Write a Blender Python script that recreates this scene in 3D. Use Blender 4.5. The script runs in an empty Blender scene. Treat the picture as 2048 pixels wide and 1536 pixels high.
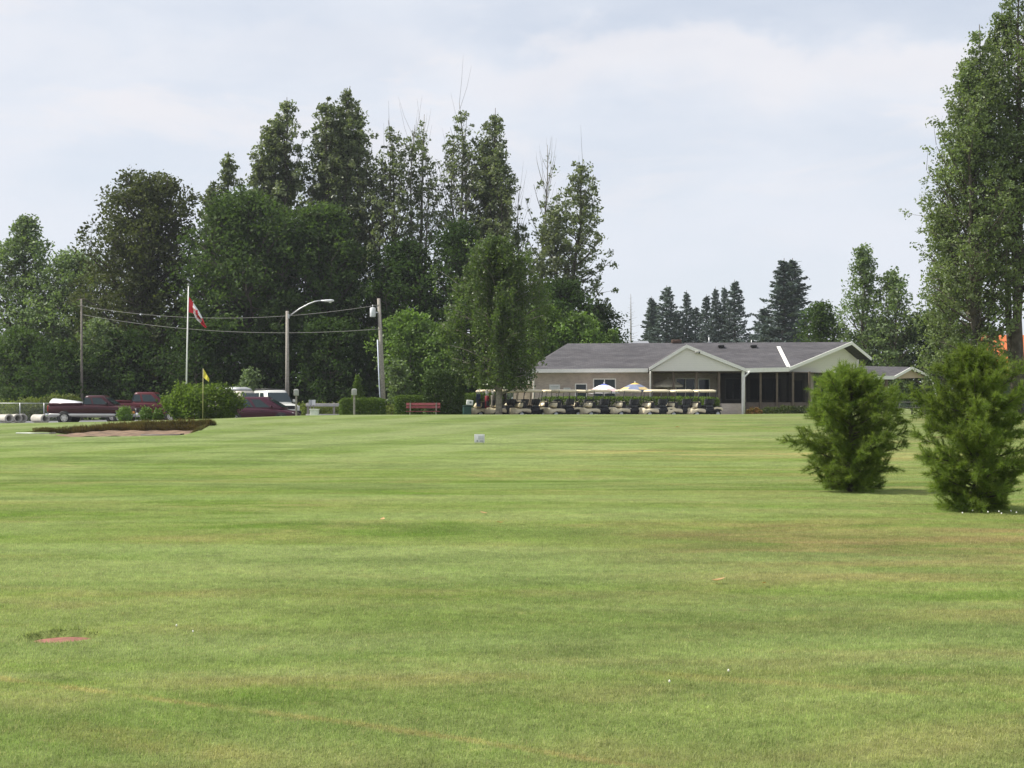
import bpy, bmesh, math, random
import numpy as np
from mathutils import Vector, Matrix

R = math.radians
SC = bpy.context.scene
C = SC.collection
F, HX, HY, CAMZ = 2800.0, 1024.0, 810.0, 1.7      # focal length and horizon of the photograph, in its own pixels

# ------------------------------------------------------------------ camera
cam_d = bpy.data.cameras.new('camera'); cam = bpy.data.objects.new('camera', cam_d); C.objects.link(cam)
cam.location = (0, 0, CAMZ); cam.rotation_euler = (R(90), 0, 0)
cam_d.sensor_width = 36; cam_d.lens = F / 2048 * 36; cam_d.shift_y = (HY - 768) / 2048
cam_d.clip_start = 0.1; cam_d.clip_end = 6000
SC.camera = cam
# ------------------------------------------------------------------ light
SUN_EL, SUN_AZ = 51.0, -90.0          # azimuth from +Y (away from the camera), negative = left
SUN_DIR = Vector((math.sin(R(SUN_AZ)) * math.cos(R(SUN_EL)), math.cos(R(SUN_AZ)) * math.cos(R(SUN_EL)), math.sin(R(SUN_EL))))
sun_d = bpy.data.lights.new('sun', 'SUN'); sun_d.energy = 5.0; sun_d.angle = R(0.53); sun_d.color = (1.0, 0.95, 0.86)
sun = bpy.data.objects.new('sun', sun_d); C.objects.link(sun)
sun.rotation_euler = SUN_DIR.to_track_quat('Z', 'Y').to_euler(); sun.location = (-60, 0, 80)

W = bpy.data.worlds.new('World'); SC.world = W; W.use_nodes = True
nt = W.node_tree; nt.nodes.clear()
def N(nt, t, **kw):
    n = nt.nodes.new(t)
    for k, v in kw.items():
        if k.startswith('i_'): n.inputs[int(k[2:])].default_value = v
        else: setattr(n, k, v)
    return n
def L(nt, a, b): nt.links.new(a, b)
def mathn(nt, op, a, b=None, clamp=False):
    n = nt.nodes.new('ShaderNodeMath'); n.operation = op; n.use_clamp = clamp
    for i, v in enumerate((a, b)):
        if v is None: continue
        if isinstance(v, (int, float)): n.inputs[i].default_value = v
        else: L(nt, v, n.inputs[i])
    return n.outputs[0]
def maprange(nt, v, a, b, c=0.0, d=1.0, smooth=True):
    n = nt.nodes.new('ShaderNodeMapRange'); n.interpolation_type = 'SMOOTHSTEP' if smooth else 'LINEAR'
    L(nt, v, n.inputs[0])
    for i, x in zip((1, 2, 3, 4), (a, b, c, d)): n.inputs[i].default_value = x
    return n.outputs[0]
def mixc(nt, fac, a, b, mode='MIX'):
    n = nt.nodes.new('ShaderNodeMix'); n.data_type = 'RGBA'; n.blend_type = mode
    for i, v in ((0, fac), (6, a), (7, b)):
        if isinstance(v, (int, float)): n.inputs[i].default_value = v
        elif isinstance(v, (tuple, list)): n.inputs[i].default_value = (*v[:3], 1)
        else: L(nt, v, n.inputs[i])
    return n.outputs[2]
def noisen(nt, vec, scale, detail=4, rough=0.55, dist=0.0):
    n = nt.nodes.new('ShaderNodeTexNoise'); n.inputs['Scale'].default_value = scale
    n.inputs['Detail'].default_value = detail; n.inputs['Roughness'].default_value = rough
    n.inputs['Distortion'].default_value = dist
    if vec is not None: L(nt, vec, n.inputs['Vector'])
    return n.outputs['Fac']
def mapping(nt, vec, loc=(0, 0, 0), rot=(0, 0, 0), scale=(1, 1, 1)):
    n = nt.nodes.new('ShaderNodeMapping'); L(nt, vec, n.inputs[0])
    n.inputs[1].default_value = loc; n.inputs[2].default_value = rot; n.inputs[3].default_value = scale
    return n.outputs[0]

sky = N(nt, 'ShaderNodeTexSky', sky_type='NISHITA', sun_disc=False)
sky.sun_elevation = R(SUN_EL); sky.sun_rotation = R(SUN_AZ); sky.altitude = 200; sky.air_density = 1.0; sky.dust_density = 0.8
tc = N(nt, 'ShaderNodeTexCoord')
sep = N(nt, 'ShaderNodeSeparateXYZ'); L(nt, tc.outputs['Generated'], sep.inputs[0])
# clouds: noise over the sky dome, stretched sideways as thin high cloud is
v1 = mapping(nt, tc.outputs['Generated'], loc=(3.1, 0.4, 1.7), scale=(1.6, 1.6, 4.2))
c1 = noisen(nt, v1, 2.6, 6, 0.56, 0.25)
v2 = mapping(nt, tc.outputs['Generated'], loc=(0.3, 2.2, 0.9), scale=(1.0, 1.0, 3.4))
c2 = noisen(nt, v2, 5.5, 7, 0.6, 0.4)
veil = maprange(nt, c1, 0.34, 0.60, 0.80, 0.98)
puff = maprange(nt, c2, 0.50, 0.66, 0.0, 1.0)
elev = maprange(nt, sep.outputs[2], 0.0, 0.33, 1.0, 0.0)
puff = mathn(nt, 'MULTIPLY', puff, maprange(nt, sep.outputs[2], 0.10, 0.24, 0.12, 0.75))
veil = mathn(nt, 'MAXIMUM', veil, mathn(nt, 'MULTIPLY', elev, 0.95))
# a bank of cloud with a ragged bright upper edge, open blue above it to the right
c3 = noisen(nt, mapping(nt, tc.outputs['Generated'], loc=(5.2, 1.1, 0.3), scale=(1.0, 1.0, 1.6)), 9.0, 6, 0.55, 0.3)
e2 = mathn(nt, 'ADD', sep.outputs[2], mathn(nt, 'MULTIPLY', mathn(nt, 'SUBTRACT', c3, 0.5), 0.11))
side = maprange(nt, sep.outputs[0], -0.10, 0.06, 0.25, 1.0)
gap = mathn(nt, 'MULTIPLY', maprange(nt, e2, 0.242, 0.272), side)
veil = mathn(nt, 'MULTIPLY', veil, mathn(nt, 'SUBTRACT', 1.0, mathn(nt, 'MULTIPLY', gap, 0.17)))
rim = mathn(nt, 'MULTIPLY', mathn(nt, 'MULTIPLY', maprange(nt, e2, 0.200, 0.240), maprange(nt, e2, 0.262, 0.244)), side)
puff = mathn(nt, 'MAXIMUM', mathn(nt, 'MULTIPLY', puff, mathn(nt, 'SUBTRACT', 1.0, gap)), mathn(nt, 'MULTIPLY', rim, 0.55))
col = mixc(nt, veil, sky.outputs[0], (6.25, 6.55, 7.15))
col = mixc(nt, puff, col, (6.95, 6.78, 6.98))
bg = N(nt, 'ShaderNodeBackground'); L(nt, col, bg.inputs[0]); bg.inputs[1].default_value = 0.10
out = N(nt, 'ShaderNodeOutputWorld'); L(nt, bg.outputs[0], out.inputs[0])

SC.view_settings.view_transform = 'Standard'; SC.view_settings.look = 'None'
SC.view_settings.exposure = 0.38; SC.view_settings.gamma = 1.0
SC.cycles.max_bounces = 8; SC.cycles.diffuse_bounces = 3; SC.cycles.glossy_bounces = 3
SC.cycles.transmission_bounces = 4; SC.cycles.transparent_max_bounces = 8; SC.cycles.volume_bounces = 0
SC.cycles.use_denoising = True; SC.cycles.denoiser = 'OPENIMAGEDENOISE'; SC.cycles.denoising_input_passes = 'RGB_ALBEDO_NORMAL'; SC.cycles.denoising_prefilter = 'ACCURATE'
SC.cycles.sample_clamp_indirect = 6

# ------------------------------------------------------------------ helpers
def tag(o, label=None, cat=None, group=None, kind=None):
    if label: o['label'] = label
    if cat: o['category'] = cat
    if group: o['group'] = group
    if kind: o['kind'] = kind
    return o
def thing(name, label, cat, loc=(0, 0, 0), rz=0.0, group=None):
    o = bpy.data.objects.new(name, None); C.objects.link(o)
    o.location = loc; o.rotation_euler = (0, 0, rz); o.empty_display_size = 0.3
    return tag(o, label, cat, group)
def dup(o, loc=None, rz=None, label=None, scale=None):
    def rec(s, par):
        c = s.copy(); C.objects.link(c)
        if par is not None: c.parent = par
        for ch in list(s.children): rec(ch, c)
        return c
    c = rec(o, None)
    if loc is not None: c.location = loc
    if rz is not None: c.rotation_euler = (0, 0, rz)
    if scale is not None: c.scale = scale
    if label: c['label'] = label
    return c
def link_mesh(name, me, mats, parent=None, loc=None):
    for m in (mats if isinstance(mats, (list, tuple)) else [mats]): me.materials.append(m)
    o = bpy.data.objects.new(name, me); C.objects.link(o)
    if parent is not None: o.parent = parent
    if loc is not None: o.location = loc
    return o
def np_mesh(name, V, Fc, tone=None, smooth=False, mi=None):
    """mesh from arrays; Fc is (n,k) with equal sided faces"""
    V = np.asarray(V, np.float32); Fc = np.asarray(Fc, np.int32); n, k = Fc.shape
    me = bpy.data.meshes.new(name)
    me.vertices.add(len(V)); me.vertices.foreach_set('co', V.ravel())
    me.loops.add(n * k); me.loops.foreach_set('vertex_index', Fc.ravel())
    me.polygons.add(n); me.polygons.foreach_set('loop_start', np.arange(0, n * k, k, dtype=np.int32))
    if smooth: me.polygons.foreach_set('use_smooth', np.ones(n, bool))
    if mi is not None: me.polygons.foreach_set('material_index', np.asarray(mi, np.int32))
    me.update(calc_edges=True)
    if tone is not None:
        a = me.attributes.new('tone', 'FLOAT', 'FACE'); a.data.foreach_set('value', np.asarray(tone, np.float32))
    me.validate()
    return me

class MB:
    """collects shapes for ONE mesh"""
    def __init__(s): s.v = []; s.f = []; s.sm = []; s.mi = []
    def add(s, V, Fs, smooth=False, mi=0):
        b = len(s.v); s.v += [tuple(p) for p in V]
        for f in Fs: s.f.append([i + b for i in f]); s.sm.append(smooth); s.mi.append(mi)
        return s
    def box(s, c, size, rz=0.0, ry=0.0, rx=0.0, bevel=0.0, mi=0):
        bm = bmesh.new(); bmesh.ops.create_cube(bm, size=1)
        bmesh.ops.scale(bm, vec=size, verts=bm.verts)
        if bevel > 0: bmesh.ops.bevel(bm, geom=bm.edges[:], offset=bevel, segments=2, affect='EDGES', profile=0.7)
        M = Matrix.Translation(c) @ Matrix.Rotation(rz, 4, 'Z') @ Matrix.Rotation(ry, 4, 'Y') @ Matrix.Rotation(rx, 4, 'X')
        bmesh.ops.transform(bm, matrix=M, verts=bm.verts); bm.verts.index_update()
        s.add([v.co[:] for v in bm.verts], [[v.index for v in f.verts] for f in bm.faces], bevel > 0, mi); bm.free(); return s
    def tube(s, path, rad, n=8, caps=True, mi=0):
        P = [Vector(p) for p in path]; m = len(P)
        if isinstance(rad, (int, float)): rad = [rad] * m
        V = []; prev = None
        for i, p in enumerate(P):
            t = (P[min(i + 1, m - 1)] - P[max(i - 1, 0)]).normalized()
            if prev is None:
                a = Vector((1, 0, 0)) if abs(t.x) < 0.8 else Vector((0, 1, 0)); a = (a - t * a.dot(t)).normalized()
            else: a = (prev - t * prev.dot(t)).normalized()
            prev = a; b = t.cross(a)
            for k in range(n):
                w = 2 * math.pi * k / n; V.append(p + (a * math.cos(w) + b * math.sin(w)) * rad[i])
        Fs = [[i * n + k, i * n + (k + 1) % n, (i + 1) * n + (k + 1) % n, (i + 1) * n + k] for i in range(m - 1) for k in range(n)]
        if caps: Fs += [list(range(n))[::-1], [(m - 1) * n + k for k in range(n)]]
        return s.add(V, Fs, True, mi)
    def lathe(s, prof, n=20, c=(0, 0, 0), axis='Z', mi=0, smooth=True):
        V = []
        for r, z in prof:
            for k in range(n):
                w = 2 * math.pi * k / n; a, b = r * math.cos(w), r * math.sin(w)
                q = {'Z': (a, b, z), 'Y': (a, z, b), 'X': (z, a, b)}[axis]
                V.append((q[0] + c[0], q[1] + c[1], q[2] + c[2]))
        m = len(prof)
        Fs = [[i * n + k, i * n + (k + 1) % n, (i + 1) * n + (k + 1) % n, (i + 1) * n + k] for i in range(m - 1) for k in range(n)]
        return s.add(V, Fs, smooth, mi)
    def prism(s, poly, y0, y1, mi=0, axis='Y'):
        """polygon (a,b) extruded; axis Y: (a,y,b); axis Z: (a,b,z); axis X: (x,a,b)"""
        n = len(poly); f = {'Y': lambda a, b, t: (a, t, b), 'Z': lambda a, b, t: (a, b, t), 'X': lambda a, b, t: (t, a, b)}[axis]
        V = [f(a, b, y0) for a, b in poly] + [f(a, b, y1) for a, b in poly]
        Fs = [list(range(n))[::-1], [n + i for i in range(n)]] + [[i, (i + 1) % n, n + (i + 1) % n, n + i] for i in range(n)]
        return s.add(V, Fs, False, mi)
    def slab(s, pts, th, mi=0):
        """polygon in space given a thickness downwards"""
        n = len(pts); V = [tuple(p) for p in pts] + [(p[0], p[1], p[2] - th) for p in pts]
        return s.add(V, [list(range(n)), [n + i for i in range(n)][::-1]] + [[i, n + i, n + (i + 1) % n, (i + 1) % n] for i in range(n)], False, mi)
    def loft(s, rings, caps=True, mi=0, smooth=True):
        n = len(rings[0]); V = [p for r in rings for p in r]; m = len(rings)
        Fs = [[i * n + k, i * n + (k + 1) % n, (i + 1) * n + (k + 1) % n, (i + 1) * n + k] for i in range(m - 1) for k in range(n)]
        if caps: Fs += [list(range(n))[::-1], [(m - 1) * n + k for k in range(n)]]
        return s.add(V, Fs, smooth, mi)
    def build(s, name, mats, parent=None, loc=None, autosmooth=None):
        me = bpy.data.meshes.new(name); me.from_pydata(s.v, [], s.f); me.update()
        me.polygons.foreach_set('use_smooth', s.sm); me.polygons.foreach_set('material_index', s.mi)
        bm = bmesh.new(); bm.from_mesh(me); bmesh.ops.recalc_face_normals(bm, faces=bm.faces); bm.to_mesh(me); bm.free()
        if autosmooth: me.set_sharp_from_angle(angle=R(autosmooth))
        return link_mesh(name, me, mats, parent, loc)

# ------------------------------------------------------------------ materials
def new_mat(name):
    m = bpy.data.materials.new(name); m.use_nodes = True; nt = m.node_tree; nt.nodes.clear()
    o = N(nt, 'ShaderNodeOutputMaterial'); return m, nt, o
MATS = {}
def mat(name, col, rough=0.6, metal=0.0, spec=0.4, var=0.12, scale=6.0, bump=0.0, bscale=40.0, coat=0.0):
    if name in MATS: return MATS[name]
    m, nt, o = new_mat(name)
    b = N(nt, 'ShaderNodeBsdfPrincipled')
    tcn = N(nt, 'ShaderNodeTexCoord')
    f = noisen(nt, tcn.outputs['Object'], scale, 5, 0.6)
    v = maprange(nt, f, 0.3, 0.7, 1 - var, 1 + var)
    mul = N(nt, 'ShaderNodeVectorMath', operation='SCALE'); mul.inputs[0].default_value = col; L(nt, v, mul.inputs['Scale'])
    L(nt, mul.outputs[0], b.inputs['Base Color'])
    b.inputs['Roughness'].default_value = rough; b.inputs['Metallic'].default_value = metal
    b.inputs['Specular IOR Level'].default_value = spec; b.inputs['Coat Weight'].default_value = coat; b.inputs['Coat Roughness'].default_value = 0.08
    if bump:
        bn = N(nt, 'ShaderNodeBump'); bn.inputs['Strength'].default_value = bump; bn.inputs['Distance'].default_value = 0.02
        L(nt, noisen(nt, tcn.outputs['Object'], bscale, 4, 0.6), bn.inputs['Height']); L(nt, bn.outputs[0], b.inputs['Normal'])
    L(nt, b.outputs[0], o.inputs[0]); MATS[name] = m; return m
def leafmat(name, c1, c2, trans=0.35, rough=0.5, spec=0.3, tint=(1.15, 1.25, 0.55)):
    if name in MATS: return MATS[name]
    m, nt, o = new_mat(name)
    at = N(nt, 'ShaderNodeAttribute', attribute_name='tone')
    col = mixc(nt, at.outputs['Fac'], c1, c2)
    g = N(nt, 'ShaderNodeNewGeometry')
    big = maprange(nt, noisen(nt, g.outputs['Position'], 0.35, 3), 0.3, 0.7, 0.75, 1.25)
    mul = N(nt, 'ShaderNodeVectorMath', operation='SCALE'); L(nt, col, mul.inputs[0]); L(nt, big, mul.inputs['Scale'])
    b = N(nt, 'ShaderNodeBsdfPrincipled'); L(nt, mul.outputs[0], b.inputs['Base Color'])
    b.inputs['Roughness'].default_value = rough; b.inputs['Specular IOR Level'].default_value = spec
    t = N(nt, 'ShaderNodeBsdfTranslucent')
    L(nt, mixc(nt, 1.0, mul.outputs[0], tint, 'MULTIPLY'), t.inputs[0])
    mx = N(nt, 'ShaderNodeMixShader'); mx.inputs[0].default_value = trans
    L(nt, b.outputs[0], mx.inputs[1]); L(nt, t.outputs[0], mx.inputs[2]); L(nt, mx.outputs[0], o.inputs[0])
    MATS[name] = m; return m

def grass_colour(nt):
    """colour of the turf as a function of the place: worn, dry and lush areas, mowing stripes, old wheel lines"""
    g = N(nt, 'ShaderNodeNewGeometry'); P = g.outputs['Position']
    sp = N(nt, 'ShaderNodeSeparateXYZ'); L(nt, P, sp.inputs[0])
    big = noisen(nt, mapping(nt, P, rot=(0, 0, 0.12), scale=(0.06, 0.16, 0.05)), 1.6, 5, 0.6, 0.5)
    mid = noisen(nt, mapping(nt, P, loc=(7, 3, 0), rot=(0, 0, -0.1), scale=(0.30, 0.75, 0.3)), 1.0, 5, 0.62, 0.4)
    fine = noisen(nt, P, 9.0, 4, 0.7); fine2 = noisen(nt, mapping(nt, P, loc=(4, 4, 0)), 2.2, 4, 0.65)
    col = mixc(nt, maprange(nt, big, 0.36, 0.64), GRASS_A, GRASS_B)
    col = mixc(nt, maprange(nt, mid, 0.46, 0.70, 0.0, 0.75), col, GRASS_DRY)
    lush = noisen(nt, mapping(nt, P, loc=(1, 9, 0), scale=(0.16, 0.4, 0.3)), 1.3, 4, 0.6, 0.6)
    col = mixc(nt, maprange(nt, lush, 0.48, 0.66, 0.0, 0.95), col, GRASS_LUSH)
    # mown stripes sweeping up the green bank
    wv = N(nt, 'ShaderNodeTexWave', wave_type='BANDS', bands_direction='X', wave_profile='SIN')
    L(nt, mapping(nt, P, rot=(0, 0, 0.467)), wv.inputs['Vector'])
    wv.inputs['Scale'].default_value = 0.062; wv.inputs['Distortion'].default_value = 2.2; wv.inputs['Detail'].default_value = 2.0; wv.inputs['Detail Scale'].default_value = 0.35
    onbank = mathn(nt, 'MULTIPLY', maprange(nt, sp.outputs[1], 34, 46), maprange(nt, sp.outputs[0], 7, -2))
    st = maprange(nt, wv.outputs['Fac'], 0.25, 0.75, 0.15, 0.85)
    col = mixc(nt, mathn(nt, 'MULTIPLY', onbank, 0.75), col, mixc(nt, st, GRASS_LUSH, GRASS_PALE))
    hb = noisen(nt, mapping(nt, P, loc=(2, 5, 0), rot=(0, 0, 0.16), scale=(0.05, 0.42, 0.3)), 1.0, 3, 0.5, 0.8)
    col = mixc(nt, maprange(nt, hb, 0.44, 0.64, 0, 0.6), col, GRASS_PALE)
    hd = noisen(nt, mapping(nt, P, loc=(11, 1, 0), rot=(0, 0, -0.10), scale=(0.11, 0.32, 0.3)), 1.0, 3, 0.5, 0.8)
    col = mixc(nt, maprange(nt, hd, 0.48, 0.70, 0, 0.5), col, GRASS_DEEP)
    # a band of burnt grass at the foot of the bank on the right, and worn ground on the right
    nb = noisen(nt, mapping(nt, P, scale=(0.28, 1.1, 0.3)), 1.0, 5, 0.65, 0.3)
    d = mathn(nt, 'ABSOLUTE', mathn(nt, 'SUBTRACT', sp.outputs[1], mathn(nt, 'ADD', 44.2, mathn(nt, 'MULTIPLY', sp.outputs[0], -0.16))))
    band = mathn(nt, 'MULTIPLY', maprange(nt, d, 2.6, 0.2), maprange(nt, sp.outputs[0], -2.0, 4.0))
    band = mathn(nt, 'MULTIPLY', band, maprange(nt, nb, 0.40, 0.68))
    col = mixc(nt, mathn(nt, 'MULTIPLY', band, 0.7), col, GRASS_STRAW)
    d = mathn(nt, 'ABSOLUTE', mathn(nt, 'SUBTRACT', sp.outputs[1], 17.3))
    worn = mathn(nt, 'MULTIPLY', maprange(nt, d, 4.6, 0.2), maprange(nt, sp.outputs[0], 0.3, 3.5))
    worn = mathn(nt, 'MULTIPLY', worn, maprange(nt, noisen(nt, mapping(nt, P, scale=(0.3, 1.1, 0.3)), 1.0, 5, 0.65), 0.36, 0.66))
    col = mixc(nt, mathn(nt, 'MULTIPLY', worn, 0.95), col, GRASS_BROWN)
    rt = mathn(nt, 'MULTIPLY', maprange(nt, mathn(nt, 'DIVIDE', sp.outputs[0], sp.outputs[1]), -0.02, 0.30), maprange(nt, noisen(nt, mapping(nt, P, loc=(3, 8, 0), scale=(0.35, 1.0, 0.3)), 1.0, 4, 0.6), 0.45, 0.68))
    col = mixc(nt, mathn(nt, 'MULTIPLY', rt, 0.45), col, GRASS_BROWN)
    # old wheel lines: distance to lines a*x + y = c
    for a, c, w, x0, x1, s in ((0.62, 6.92, 0.05, -4.5, 1.0, 0.42), (0.55, 6.05, 0.20, -2.6, -0.9, 0.30), (0.45, 9.3, 0.09, 0.4, 5.0, 0.25)):
        ln = mathn(nt, 'ADD', mathn(nt, 'MULTIPLY', sp.outputs[0], a), mathn(nt, 'SUBTRACT', sp.outputs[1], c))
        ln = mathn(nt, 'ABSOLUTE', mathn(nt, 'ADD', ln, mathn(nt, 'MULTIPLY', mathn(nt, 'SUBTRACT', mid, 0.5), 0.45)))
        m1 = mathn(nt, 'MULTIPLY', maprange(nt, ln, w * 1.8, w * 0.3), maprange(nt, sp.outputs[0], x0, x0 + 0.6))
        m1 = mathn(nt, 'MULTIPLY', m1, maprange(nt, sp.outputs[0], x1, x1 - 0.6))
        m1 = mathn(nt, 'MULTIPLY', m1, maprange(nt, fine2, 0.35, 0.6, 0.25, 1.0))
        col = mixc(nt, mathn(nt, 'MULTIPLY', m1, s), col, (0.27, 0.20, 0.085))
    mott = noisen(nt, mapping(nt, P, loc=(6, 2, 0), scale=(0.8, 1.1, 1)), 1.3, 5, 0.7)
    col = mixc(nt, maprange(nt, noisen(nt, mapping(nt, P, loc=(1, 7, 0)), 3.2, 4, 0.7), 0.58, 0.74, 0, 0.45), col, GRASS_DRY)
    sc = N(nt, 'ShaderNodeVectorMath', operation='SCALE'); L(nt, col, sc.inputs[0])
    L(nt, mathn(nt, 'MULTIPLY', maprange(nt, fine, 0.25, 0.75, 0.78, 1.22), maprange(nt, mott, 0.3, 0.7, 0.86, 1.13)), sc.inputs['Scale'])
    return sc.outputs[0], P
GRASS_A = (0.143, 0.190, 0.050); GRASS_B = (0.172, 0.206, 0.068); GRASS_DRY = (0.215, 0.200, 0.080); GRASS_LUSH = (0.108, 0.164, 0.030); GRASS_DEEP = (0.084, 0.122, 0.034)
GRASS_PALE = (0.196, 0.236, 0.094); GRASS_STRAW = (0.32, 0.25, 0.10); GRASS_BROWN = (0.205, 0.165, 0.075)

m, nt, o = new_mat('turf'); col, P = grass_colour(nt)
b = N(nt, 'ShaderNodeBsdfPrincipled'); b.inputs['Roughness'].default_value = 0.9; b.inputs['Specular IOR Level'].default_value = 0.1
L(nt, col, b.inputs['Base Color'])
bn = N(nt, 'ShaderNodeBump'); bn.inputs['Strength'].default_value = 0.9; bn.inputs['Distance'].default_value = 0.05
L(nt, noisen(nt, mapping(nt, P, scale=(1, 0.8, 1)), 14.0, 5, 0.75), bn.inputs['Height']); L(nt, bn.outputs[0], b.inputs['Normal'])
L(nt, b.outputs[0], o.inputs[0]); M_TURF = m
m, nt, o = new_mat('grass_blade'); col, P = grass_colour(nt)
at = N(nt, 'ShaderNodeAttribute', attribute_name='tone')
col = mixc(nt, maprange(nt, at.outputs['Fac'], 0.90, 0.99, 0, 0.6), col, (0.24, 0.21, 0.10))
sc_ = N(nt, 'ShaderNodeVectorMath', operation='SCALE'); L(nt, col, sc_.inputs[0]); L(nt, maprange(nt, at.outputs['Fac'], 0, 0.86, 1.98, 2.45, False), sc_.inputs['Scale'])
b = N(nt, 'ShaderNodeBsdfPrincipled'); b.inputs['Roughness'].default_value = 0.55; b.inputs['Specular IOR Level'].default_value = 0.25
L(nt, sc_.outputs[0], b.inputs['Base Color']); t = N(nt, 'ShaderNodeBsdfTranslucent'); L(nt, sc_.outputs[0], t.inputs[0])
mx = N(nt, 'ShaderNodeMixShader'); mx.inputs[0].default_value = 0.5; L(nt, b.outputs[0], mx.inputs[1]); L(nt, t.outputs[0], mx.inputs[2]); L(nt, mx.outputs[0], o.inputs[0])
M_BLADE = m

M_ASPH = mat('asphalt', (0.16, 0.16, 0.17), 0.9, var=0.2, scale=1.5, bump=0.4)
M_SAND = mat('sand', (0.165, 0.110, 0.070), 0.95, var=0.35, scale=2.6, bump=1.0, bscale=10)
M_BARK = mat('bark', (0.085, 0.072, 0.058), 0.95, var=0.3, scale=3, bump=0.8, bscale=12)
M_BARKP = mat('pale_bark', (0.20, 0.185, 0.16), 0.95, var=0.3, scale=3, bump=0.8, bscale=12)
M_WHITE = mat('white_paint', (0.78, 0.78, 0.76), 0.5, var=0.05)
M_WOOD = mat('weathered_wood', (0.30, 0.275, 0.24), 0.9, var=0.2, scale=9, bump=0.4)
M_GALV = mat('galvanised_metal', (0.52, 0.53, 0.54), 0.45, metal=0.5, var=0.1)
M_BLACK = mat('black_plastic', (0.018, 0.018, 0.02), 0.5, var=0.2)
M_RUB = mat('rubber', (0.02, 0.02, 0.02), 0.85, var=0.2)
M_GLASS = mat('dark_glass', (0.02, 0.032, 0.036), 0.08, spec=0.4, var=0.1)
M_CREAM = mat('cream_plastic', (0.78, 0.68, 0.46), 0.4, var=0.06, coat=0.3)

# ------------------------------------------------------------------ terrain
def smooth_lut(xs, zs, lo, hi, step, sig):
    g = np.arange(lo, hi + step, step); z = np.interp(g, xs, zs)
    k = np.exp(-0.5 * (np.arange(-int(4 * sig / step), int(4 * sig / step) + 1) * step / sig) ** 2); k /= k.sum()
    zp = np.pad(z, len(k) // 2, mode='edge'); return g, np.convolve(zp, k, 'valid')
CREST = smooth_lut([-90, -26, -20, -15, -12.6, -9.5, 5, 12, 15, 19, 25, 90], [.70, .76, .86, 1.0, 1.12, 1.2, 1.22, 1.22, 1.28, 1.22, 1.2, 1.2], -90, 90, .5, 1.5)
PLAT = smooth_lut([-90, -13, -9, -5, 5, 90], [.5, .5, .62, .88, .88, .92], -90, 90, .5, 1.0)
FRAC = smooth_lut([-90, 33, 40, 50, 55, 60, 65, 70, 75, 100], [0, 0, .08, .34, .5, .72, .9, 1.0, 1.0, 1.0], -90, 100, .5, 2.0)
def sst(a, b, x): t = np.clip((x - a) / (b - a), 0, 1); return t * t * (3 - 2 * t)
MARK = (-3.38, 10.52)                    # the sunken red plate in the lawn
def bunker_mask(x, y):
    u = (x + 16.1) / 3.6
    back = 59.35 - 0.9 * np.clip(-u, 0, 2) ** 2.0 - 0.35 * np.clip(u, 0, 2) ** 4 + 0.10 * np.sin(x * 2.1) + 0.06 * np.sin(x * 5.3)
    return np.clip(1 - np.abs(u), 0, 1), back
def gz(x, y):
    x = np.asarray(x, float); y = np.asarray(y, float)
    c = np.interp(x, *CREST); p = np.interp(x, *PLAT); f = np.interp(y, *FRAC)
    z = c * f; z = z + (p - z) * sst(72, 82, y)
    near = 1 - sst(36, 50, y)
    z = z + near * (0.035 * np.sin(0.21 * x + 0.8) * np.sin(0.36 * y + 0.4) + 0.03 * np.sin(0.13 * x - 0.27 * y + 2.0) + 0.012 * np.sin(0.7 * x + 0.3) * np.sin(0.9 * y))
    z = z + 0.20 * np.exp(-((x + 14.3) / 3.4) ** 2 - ((y - 60.6) / 2.2) ** 2)
    u, back = bunker_mask(x, y)
    zs = 0.43 + 0.30 * sst(back - 2.7, back - 0.02, y) * sst(0, 0.55, u)
    u2 = sst(-19.3, -16.9, x) * (1 - sst(-13.2, -12.8, x))
    zs = 0.43 + 0.17 * sst(back - 2.7, back - 0.02, y) * u2
    mm = sst(-19.6, -18.4, x) * (1 - sst(-13.1, -12.75, x)) * sst(54.2, 55.4, y) * (1 - sst(back, back + 0.16, y))
    z = z + (np.minimum(zs, z) - z) * mm
    r = np.hypot(x - MARK[0], (y - MARK[1]))
    z = z - 0.07 * (1 - sst(0.25, 0.29, r))
    return z
def g1(x, y): return float(gz(x, y))
def X(px, Y): return (px - HX) / F * Y
def Z(py, Y): return CAMZ - (py - HY) / F * Y
def at(px, Y, dz=0.0):
    x = X(px, Y); return (x, Y, g1(x, Y) + dz)

def graded(segs):
    a = []
    for lo, hi, st in segs: a += list(np.arange(lo, hi - 1e-6, st))
    return np.array(a + [segs[-1][1]])
gx = graded([(-1500, -300, 150), (-300, -90, 15), (-90, -30, 3), (-30, -21, .6), (-21, -10.5, .14), (-10.5, -4.2, .45), (-4.2, -2.6, .05), (-2.6, 30, .5), (30, 90, 3), (90, 300, 15), (300, 1500, 150)])
gy = graded([(-80, 2, 6), (2, 9.7, .4), (9.7, 11.4, .05), (11.4, 53, .5), (53, 62, .11), (62, 92, .5), (92, 140, 3), (140, 400, 20), (400, 3000, 200)])
XX, YY = np.meshgrid(gx, gy); ZZ = gz(XX, YY)
nx, ny = len(gx), len(gy); idx = np.arange(nx * ny).reshape(ny, nx)
Fq = np.stack([idx[:-1, :-1], idx[:-1, 1:], idx[1:, 1:], idx[1:, :-1]], -1).reshape(-1, 4)
tag(link_mesh('ground', np_mesh('ground', np.stack([XX, YY, ZZ], -1).reshape(-1, 3), Fq, smooth=True), M_TURF), kind='structure')
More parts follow.
